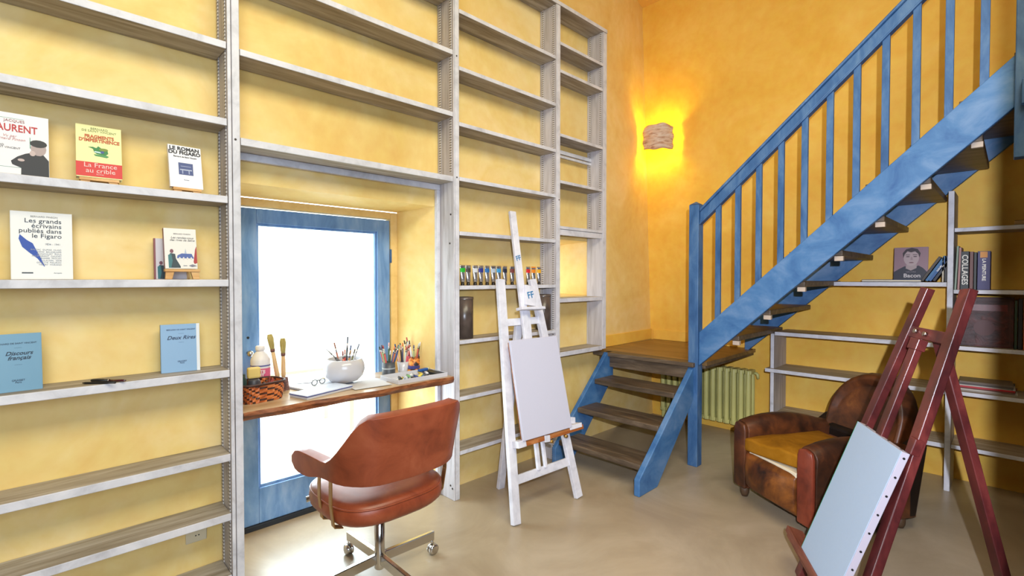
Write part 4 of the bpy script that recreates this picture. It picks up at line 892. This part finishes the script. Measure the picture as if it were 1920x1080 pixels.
# spiral pad, spectacles, book and paper sheets
M_paper = plain('paper', (206, 206, 212), 0.7); M_grey = plain('grey_board', (120, 118, 124), 0.6)
pd = thing('sketch_pad', 'open sketch pad with a grey cover behind the spectacles', 'pad', (1.175, 2.765, ZD+0.0005), math.radians(12))
bm = bmesh.new(); bm_box(bm, -0.15, 0.15, -0.10, 0.10, 0, 0.004); obj('cover', bm, M_grey, pd, 0.001)
bm = bmesh.new(); bm_box(bm, -0.146, 0.146, -0.097, 0.097, 0.0042, 0.012); obj('pages', bm, M_paper, pd, 0.001)
gl_ = thing('spectacles', 'small wire spectacles lying on the sketch pad', 'spectacles', (1.150, 2.735, ZD+0.0130), math.radians(20))
for sx in (-1, 1):
    bm = bmesh.new(); bm_tube(bm, [(sx*0.028+0.019*math.cos(2*PI*i/20), 0.0, 0.017+0.015*math.sin(2*PI*i/20)) for i in range(21)], 0.0022, 6, cap=False); obj('rim', bm, plain('dark_metal', (70, 66, 60), 0.3, 0.7), gl_)
    bm = bmesh.new(); bm_tube(bm, [(sx*0.047, 0, 0.020), (sx*0.05, 0.06, 0.012), (sx*0.047, 0.12, 0.003)], 0.0016, 6); obj('temple', bm, MATS['dark_metal'], gl_)
bm = bmesh.new(); bm_tube(bm, [(-0.009, 0, 0.022), (0, 0, 0.026), (0.009, 0, 0.022)], 0.002, 6); obj('bridge', bm, MATS['dark_metal'], gl_)
b = thing('book', 'slim white book with a dark blue edge lying at the front of the desk', 'book', (1.105, 2.585, ZD+0.0005), math.radians(16))
bm = bmesh.new(); bm_box(bm, -0.145, 0.145, -0.068, 0.068, 0.0, 0.012); obj('pages', bm, M_paper, b, 0.001)
bm = bmesh.new(); bm_box(bm, -0.148, 0.148, -0.071, 0.071, 0.0122, 0.0155); obj('blue_cover', bm, ink((40, 60, 150)), b, 0.001, label='dark blue board')
bm = bmesh.new(); bm_box(bm, -0.147, 0.147, -0.070, 0.070, 0.0157, 0.0205); obj('leaf', bm, plain('blue_white_print', (206, 216, 236), 0.4, noise=0.15, scale=12), b, 0.001)
for i, (x_, y_, r_, lb) in enumerate(((1.40, 2.64, 0.25, 'loose white sheet of paper lying right of the white pot'), (1.36, 2.57, -0.08, 'thin stack of white paper at the front edge of the desk'))):
    sh_ = thing('paper_sheet', lb, 'paper', (x_, y_, ZD+0.0004+0.0030*i), r_)
    bm = bmesh.new(); bm_box(bm, -0.10, 0.12, -0.07, 0.07, 0, 0.0022); obj('sheet', bm, M_paper, sh_)
# white pot with tools
M_glaze = plain('white_glaze', (206, 206, 214), 0.18, coat=0.3)
pt = thing('pot', 'round white ceramic pot full of tools in the middle of the desk', 'pot', (1.302, 2.735, ZD+0.0125), 0)
bm = bmesh.new(); bm_lathe(bm, [(0.050, 0.0), (0.066, 0.006), (0.088, 0.03), (0.097, 0.062), (0.094, 0.092), (0.083, 0.116), (0.079, 0.118), (0.088, 0.09), (0.091, 0.062), (0.082, 0.032), (0.05, 0.012)], n=32, cap_t=True); obj('body', bm, M_glaze, pt, smooth=True)
pt.location.z = ZD+0.0125; pt.scale = (1.2, 1.2, 1.12)
def stick(name, label, cat, base, tip, r, parts, group=None):
    """a long tool from base to tip; parts = [(name, t0, t1, radius scale, material)]"""
    base = Vector(base); tip = Vector(tip); d = tip-base; L = d.length
    o = thing(name, label, cat, base, group=group); o.rotation_mode = 'QUATERNION'; o.rotation_quaternion = Vector((0, 0, 1)).rotation_difference(d.normalized())
    for nm, t0, t1, k, m_ in parts:
        bm = bmesh.new(); bm_tube(bm, [(0, 0, L*t0), (0, 0, L*t1)], [r*k, r*k] if nm != 'tip' else [r*k, r*0.2], 7); obj(nm, bm, m_, o, smooth=True)
    return o
mt = lambda c: ink(c)
px_, py_, pz_ = 1.302, 2.735, ZD+0.045
G = 'brushes and tools in the white pot'
stick('palette_knife', 'grey palette knife sticking far out to the left of the white pot', 'knife', (1.325, 2.735, pz_+0.03), (1.175, 2.700, pz_+0.175), 0.005, [('handle', 0, 0.55, 1.6, mt((96, 96, 98))), ('ferrule', 0.55, 0.72, 0.8, M_steel), ('tip', 0.72, 1.0, 1.0, mt((170, 166, 160)))], G)
for i, (dx, dy, h_, c1, c2, lb) in enumerate(((-0.030, 0.01, 0.150, (180, 110, 90), (150, 90, 60), 'reddish brown'), (0.035, 0.02, 0.175, (40, 44, 52), (60, 70, 90), 'black'), (0.075, 0.0, 0.130, (200, 204, 212), (120, 130, 150), 'silver'), (0.000, -0.02, 0.110, (190, 60, 50), (210, 120, 90), 'red'), (0.020, -0.03, 0.105, (196, 150, 90), (170, 120, 60), 'tan'), (0.055, 0.03, 0.120, (60, 100, 160), (40, 60, 110), 'blue'), (-0.015, -0.03, 0.105, (220, 130, 100), (160, 60, 40), 'salmon'), (0.045, -0.02, 0.108, (110, 110, 70), (90, 80, 50), 'olive'))):
    stick('paint_brush', lb+' brush handle standing in the round white pot', 'brush', (px_+dx*0.3, py_+dy*0.3, pz_-0.01), (px_+dx*1.4-0.01, py_+dy*1.6, pz_+h_+0.045), 0.0042, [('handle', 0, 0.72, 1.2, mt(c1)), ('ferrule', 0.72, 0.84, 1.1, M_steel), ('bristles', 0.84, 1.0, 1.0, mt(c2))], G)
# three cups of brushes
def cup(x, y, r0, r1, h, mats, label, name='cup', band=None):
    c = thing(name, label, 'cup', (x, y, ZD+0.0005), 0.4)
    bm = bmesh.new(); bm_lathe(bm, [(r0, 0), (r0*1.03, 0.004), (r1, h), (r1-0.003, h), (r0-0.002, 0.006)], n=24); obj('body', bm, mats, c)
    if band:
        for zz, hh, mm in band:
            rz_ = r0+(r1-r0)*zz/h; bm = bmesh.new(); bm_lathe(bm, [(rz_+0.0012, zz), (r0+(r1-r0)*(zz+hh)/h+0.0012, zz+hh)], n=24, cap_b=False, cap_t=False); obj('band', bm, mm, c)
    return c
cup(1.600, 2.745, 0.040, 0.040, 0.088, plain('dark_slate_glaze', (74, 78, 86), 0.4, noise=0.25, scale=30), 'dark grey speckled brush jar standing leftmost of the three brush jars', 'brush_jar', [(0.045, 0.008, ink((170, 176, 180)))])
cup(1.690, 2.725, 0.026, 0.037, 0.082, M_glaze, 'white cup holding brushes, middle of the three brush jars', 'cup')
cup(1.800, 2.770, 0.040, 0.042, 0.100, streaky('orange_black_print', [(40, 36, 44), (200, 110, 40), (230, 160, 80)], (1, 1, 1), 25, 0.4, 0, pos=[0.45, 0.52, 0.6]), 'orange and black patterned tin holding brushes, rightmost of the three brush jars', 'tin', [(0.02, 0.02, ink((60, 60, 130)))])
cols = [(36, 38, 44), (200, 210, 200), (60, 90, 60), (210, 150, 150), (180, 60, 56), (60, 60, 84), (224, 220, 222), (150, 170, 120), (196, 90, 80), (30, 60, 44), (90, 90, 130), (210, 110, 50), (40, 70, 120), (236, 180, 170)]
names_ = ['black', 'pale grey', 'dark green', 'pink', 'red', 'slate', 'white', 'light green', 'brick red', 'bottle green', 'violet', 'orange', 'blue', 'salmon']
rnd = random.Random(3)
for (cx, cy, r_, lb, n_, hz) in ((1.600, 2.745, 0.030, 'dark grey speckled jar', 14, 0.165), (1.690, 2.725, 0.024, 'white cup', 9, 0.165), (1.800, 2.770, 0.032, 'orange and black tin', 13, 0.185)):
    for i in range(n_):
        a = 2*PI*i/n_+rnd.random()*0.5; k = 0.35+0.65*rnd.random(); ci = (i+n_) % len(cols)
        bx, by = cx+math.cos(a)*r_*0.45*k, cy+math.sin(a)*r_*0.45*k
        h_ = hz+0.045*(rnd.random()-0.5)
        stick('paint_brush', '%s brush or pencil standing in the %s on the desk' % (names_[ci], lb), 'brush', (bx, by, ZD+0.012), (cx+math.cos(a)*r_*(0.9+1.5*k), cy+math.sin(a)*r_*(0.9+1.2*k), ZD+h_+0.015), 0.0046,
              [('handle', 0, 0.80, 1.0+0.25*rnd.random(), mt(cols[ci])), ('ferrule', 0.80, 0.88, 1.05, M_steel), ('bristles', 0.88, 1.0, 0.95, mt(cols[(ci*5+3) % len(cols)]))], 'brushes in the '+lb)
# sharpener / pink card in the cup
pk = thing('pink_eraser', 'pink eraser block stuck among the brushes of the white cup', 'eraser', (1.700, 2.701, ZD+0.078), 0.3, rot=(0.2, 0.2, 0.4)); bm = bmesh.new(); bm_box(bm, -0.014, 0.014, -0.005, 0.005, 0, 0.04); obj('block', bm, ink((226, 96, 116)), pk, 0.002)
# paint box with tubes
bx_ = thing('paint_box', 'white plastic paint tray full of tubes on the right end of the desk', 'tray', (1.680, 2.570, ZD+0.0005), 0)
BD = 0.1
bm = bmesh.new(); bm_box(bm, -0.175, 0.165, -0.1, 0.1, 0, 0.004); obj('bottom', bm, M_glaze, bx_, 0.001)
for a_ in ((-0.175, 0.165, -0.104, -0.099), (-0.175, 0.165, 0.099, 0.104), (-0.180, -0.175, -0.104, 0.104), (0.165, 0.170, -0.104, 0.104)):
    bm = bmesh.new(); bm_box(bm, a_[0], a_[1], a_[2], a_[3], 0, 0.026); obj('side', bm, M_glaze, bx_, 0.001)
bm = bmesh.new(); bm_box(bm, 0.105, 0.16, -0.09, 0.09, 0.012, 0.024); obj('palette_plate', bm, M_black, bx_, 0.002, label='black insert')
tubes = [((210, 206, 210), 'white'), ((40, 44, 52), 'black'), ((226, 206, 70), 'yellow'), ((190, 196, 204), 'grey'), ((30, 90, 160), 'blue'), ((120, 170, 110), 'green'), ((30, 32, 40), 'charcoal'), ((222, 226, 232), 'pale'), ((36, 70, 140), 'deep blue'), ((236, 214, 90), 'lemon'), ((70, 130, 190), 'sky blue'), ((200, 170, 60), 'ochre'), ((60, 64, 72), 'dark grey'), ((226, 224, 228), 'ivory')]
for i, (c_, cn) in enumerate(tubes):
    x_ = 1.535+0.0175*i; a_ = 0.5+0.9*rnd.random(); y_ = 2.56+0.09*(rnd.random()-0.5)
    t_ = thing('paint_tube', 'small %s paint tube lying in the white tray on the desk' % cn, 'paint tube', (x_, y_, ZD+0.013+0.010*(i % 2)), a_, group='small tubes in the desk tray')
    bm = bmesh.new(); bm_box(bm, -0.030, 0.022, -0.008, 0.008, -0.005, 0.005); obj('body', bm, ink(c_), t_, 0.003)
    bm = bmesh.new(); bm_tube(bm, [(0.022, 0, 0), (0.034, 0, 0)], 0.0055, 8); obj('cap', bm, M_capb if i % 3 else M_glaze, t_)
bt_ = thing('paint_bottle', 'blue paint tube lying on top of the tray by the brush jars', 'paint tube', (1.765, 2.600, ZD+0.037), math.radians(15)); bm = bmesh.new(); bm_box(bm, -0.045, 0.03, -0.014, 0.014, -0.008, 0.008); obj('body', bm, ink((26, 84, 156)), bt_, 0.006); bm = bmesh.new(); bm_tube(bm, [(0.03, 0, 0), (0.046, 0, 0)], 0.009, 10); obj('cap', bm, ink((214, 206, 160)), bt_)

# ------------------------------------------------------------------ books on the back wall
RB = -PI/2        # book faces the room (-x): local -y -> -x
def bookB(label, w, h, t, cover, y_left, z, x=4.36, tilt=0.0, roll=0.0, **kw):
    """face-on book on the back wall; its left edge (seen) at y_left"""
    return book(label, w, h, t, cover, (x, y_left, z), RB, tilt, roll=roll, **kw)
def spineB(label, t, h, d, cover, y_left, z, x=4.33, roll=0.0, group=None, spine=None, title=None, tc=(230, 226, 216), ts=0.02):
    """book seen by its spine: thickness t runs to the right (-y)"""
    o = thing('book', label, 'book', (x, y_left, z), group=group)
    o.rotation_euler = (Matrix.Rotation(RB, 4, 'Z') @ Matrix.Rotation(roll, 4, 'Y')).to_euler()
    m_ = ink(cover); c = 0.0025
    bm = bmesh.new(); bm_box(bm, 0, t, 0, c, 0, h); bm_box(bm, 0, c, 0, d, 0, h); bm_box(bm, t-c, t, 0, d, 0, h); obj('cover', bm, m_, o, 0.0012)
    bm = bmesh.new(); bm_box(bm, c, t-c, c, d-0.003, 0.003, h-0.003); obj('pages', bm, M_page, o)
    if title: text(title, ts, ink(tc), cov(o), (t/2, -0.0008, h*0.52), rot=(PI/2, PI/2, 0), name='lettering', bold=0.0006)
    return o
zb_ = 1.3755
f1 = thing('book', 'thin flat blue-grey book lying under the portrait book', 'book', (4.40, 0.61, zb_)); bm = bmesh.new(); bm_box(bm, -0.10, 0.10, -0.17, 0.165, 0, 0.003); bm_box(bm, -0.10, 0.10, -0.17, 0.165, 0.014, 0.017); bm_box(bm, 0.097, 0.1, -0.17, 0.165, 0, 0.017); obj('cover', bm, ink((56, 82, 120)), f1, 0.001); bm = bmesh.new(); bm_box(bm, -0.097, 0.096, -0.167, 0.162, 0.0032, 0.0138); obj('pages', bm, M_page, f1)
b = bookB('square book with a painted portrait of a dark-haired man on its cover', 0.186, 0.226, 0.024, (148, 116, 126), 0.602, zb_+0.0175, tilt=math.radians(5), x=4.385, spine=(30, 32, 46))
poly(b, [(0.0, 0), (0.186, 0), (0.186, 0.048), (0.160, 0.080), (0.135, 0.098), (0.095, 0.07), (0.062, 0.094), (0.03, 0.074), (0.0, 0.052)], (36, 38, 54), 'printed_coat')
poly(b, [(0.072, 0.108), (0.066, 0.078), (0.095, 0.062), (0.126, 0.08), (0.126, 0.112)], (168, 150, 150), 'printed_neck', 0.0014)
poly(b, ell(0.096, 0.150, 0.042, 0.056, 20), (180, 160, 162), 'printed_face', 0.0017)
poly(b, [(0.052, 0.150), (0.048, 0.185), (0.066, 0.212), (0.098, 0.222), (0.130, 0.212), (0.146, 0.182), (0.140, 0.152), (0.134, 0.178), (0.116, 0.196), (0.094, 0.190), (0.074, 0.198), (0.060, 0.178)], (52, 38, 44), 'printed_hair', 0.0021)
for sx in (0.077, 0.117): poly(b, ell(sx, 0.160, 0.011, 0.0035, 10), (70, 52, 60), 'printed_eye', 0.0022); poly(b, [(sx-0.014, 0.171), (sx+0.012, 0.170), (sx+0.012, 0.174), (sx-0.012, 0.175)], (80, 60, 66), 'printed_eyebrow', 0.0022)
poly(b, ell(0.097, 0.118, 0.014, 0.0035, 10), (110, 66, 74), 'printed_mouth', 0.0022); poly(b, [(0.094, 0.158), (0.101, 0.158), (0.105, 0.136), (0.091, 0.136)], (160, 138, 140), 'printed_nose', 0.0022)
t_ = tx(b, 'Bacon', 0.038, 0.102, 0.026, (214, 206, 206), bold=0.0006); t_.location.y = -0.002
t_ = tx(b, 'OEUVRE', 0.015, 0.095, 0.052, (130, 122, 130)); t_.location.y = -0.002
LB = 'books leaning against the upright of the back wall shelf'
for i, (c_, lb, yl, h_) in enumerate((((60, 50, 40), 'dark brown', 0.447, 0.185), ((50, 110, 160), 'light blue', 0.424, 0.190), ((34, 88, 150), 'mid blue', 0.407, 0.185), ((26, 30, 50), 'navy', 0.386, 0.180))):
    spineB(lb+' slim book leaning right on the shelf beside the portrait book', 0.016, h_, 0.13, c_, yl, zb_+(0.012 if i else 0.012), roll=math.radians(30), group=LB, title=('ARTISTE' if i in (2,) else None), ts=0.012)
spineB('black slim book upright against the shelf post', 0.012, 0.175, 0.13, (34, 28, 30), 0.325, zb_)
spineB('cream slim book upright beside the black one by the shelf post', 0.010, 0.170, 0.13, (190, 180, 160), 0.338, zb_)
z3 = 1.3275
RBK = 'books on the right bay of the back wall'
spineB('tall pale green book leaning against the post, right bay', 0.011, 0.285, 0.17, (132, 150, 130), 0.2765, z3, roll=math.radians(2), group=RBK)
spineB('tall pinkish thin book beside the pale green one, right bay', 0.012, 0.275, 0.17, (168, 120, 116), 0.262, z3, roll=math.radians(1.5), group=RBK)
spineB('black book with bold white spine lettering, right bay', 0.040, 0.248, 0.17, (26, 34, 34), 0.247, z3, group=RBK, title='COLLAGES', ts=0.040)
spineB('reddish brown thin book right of the black lettered one', 0.018, 0.245, 0.17, (104, 60, 52), 0.204, z3, group=RBK)
spineB('dark green narrow book left of the purple one', 0.014, 0.240, 0.16, (30, 36, 32), 0.184, z3, group=RBK)
o = spineB('thick purple-blue book with an orange tab on its spine', 0.060, 0.246, 0.18, (50, 44, 100), 0.167, z3, group=RBK, title='LA PEINTURE', ts=0.024); patch(o, 0.012, 0.046, 0.205, 0.243, (206, 136, 40), 'orange_tab', 0.0012)
z4 = 0.9625
M_oxb = streaky('oxblood_tooled_leather', [(34, 16, 16), (60, 24, 22), (88, 34, 30)], (1, 1, 1), 16, 0.45, 0.5)
b = book('huge dark red tooled leather album standing on the right bay of the back wall', 0.262, 0.318, 0.05, M_oxb, (4.36, 0.262, z4), RB, math.radians(2))
patch(b, 0.03, 0.235, 0.23, 0.27, plain('red_leather_panel', (92, 26, 26), 0.4, noise=0.2, scale=40), 'title_panel')
poly(b, ell(0.13, 0.12, 0.05, 0.05, 20), (74, 24, 22), 'tooled_medallion')
for q in ((0.012, 0.25, 0.012, 0.018), (0.012, 0.25, 0.298, 0.304), (0.012, 0.018, 0.018, 0.298), (0.244, 0.25, 0.018, 0.298)): patch(b, *q, (64, 28, 24), 'tooled_border')
spineB('thin green book right of the red leather album', 0.012, 0.30, 0.2, (40, 60, 44), -0.004, z4, group=RBK)
spineB('black slim volume with a white edge right of the red leather album', 0.018, 0.31, 0.2, (30, 28, 34), -0.020, z4, group=RBK)
spineB('orange volume at the right end beyond the red leather album', 0.03, 0.30, 0.2, (190, 96, 40), -0.042, z4, group=RBK)
# flat magazines
z5 = 0.6685; zc = z5
for i, (c_, lb, w_, t__) in enumerate((((150, 140, 128), 'grey', 0.29, 0.009), ((196, 190, 180), 'cream', 0.285, 0.007), ((110, 60, 50), 'brown', 0.28, 0.008), ((186, 40, 50), 'bright red', 0.262, 0.010), ((188, 180, 172), 'pale', 0.27, 0.007), ((84, 78, 76), 'dark grey', 0.26, 0.010), ((110, 96, 84), 'taupe', 0.25, 0.012))):
    m_ = thing('magazine', '%s magazine lying in the flat pile on the back wall shelf' % lb, 'magazine', (4.43, 0.262-0.14, zc+0.0003), math.radians(3*math.sin(i*2.3)), group='pile of magazines on the right bay')
    bm = bmesh.new(); bm_box(bm, -0.10, 0.10, -w_/2, w_/2, 0, t__*0.18); bm_box(bm, -0.10, 0.10, -w_/2, w_/2, t__*0.82, t__); bm_box(bm, -0.101, -0.0985, -w_/2, w_/2, 0, t__); obj('cover', bm, ink(c_), m_)
    bm = bmesh.new(); bm_box(bm, -0.098, 0.097, -w_/2+0.002, w_/2-0.002, t__*0.19, t__*0.81); obj('pages', bm, M_page, m_)
    zc += t__+0.0004
f1 = thing('book', 'tan book lying flat at the right end of the upper back wall shelf', 'book', (4.40, -0.12, 1.7275)); bm = bmesh.new(); bm_box(bm, -0.09, 0.09, -0.12, 0.125, 0, 0.004); bm_box(bm, -0.09, 0.09, -0.12, 0.125, 0.024, 0.028); bm_box(bm, -0.09, -0.086, -0.12, 0.125, 0, 0.028); obj('cover', bm, ink((176, 140, 84)), f1, 0.001); bm = bmesh.new(); bm_box(bm, -0.085, 0.087, -0.117, 0.122, 0.0045, 0.0238); obj('pages', bm, M_page, f1)
# lighter tread ends peeking under the stringer
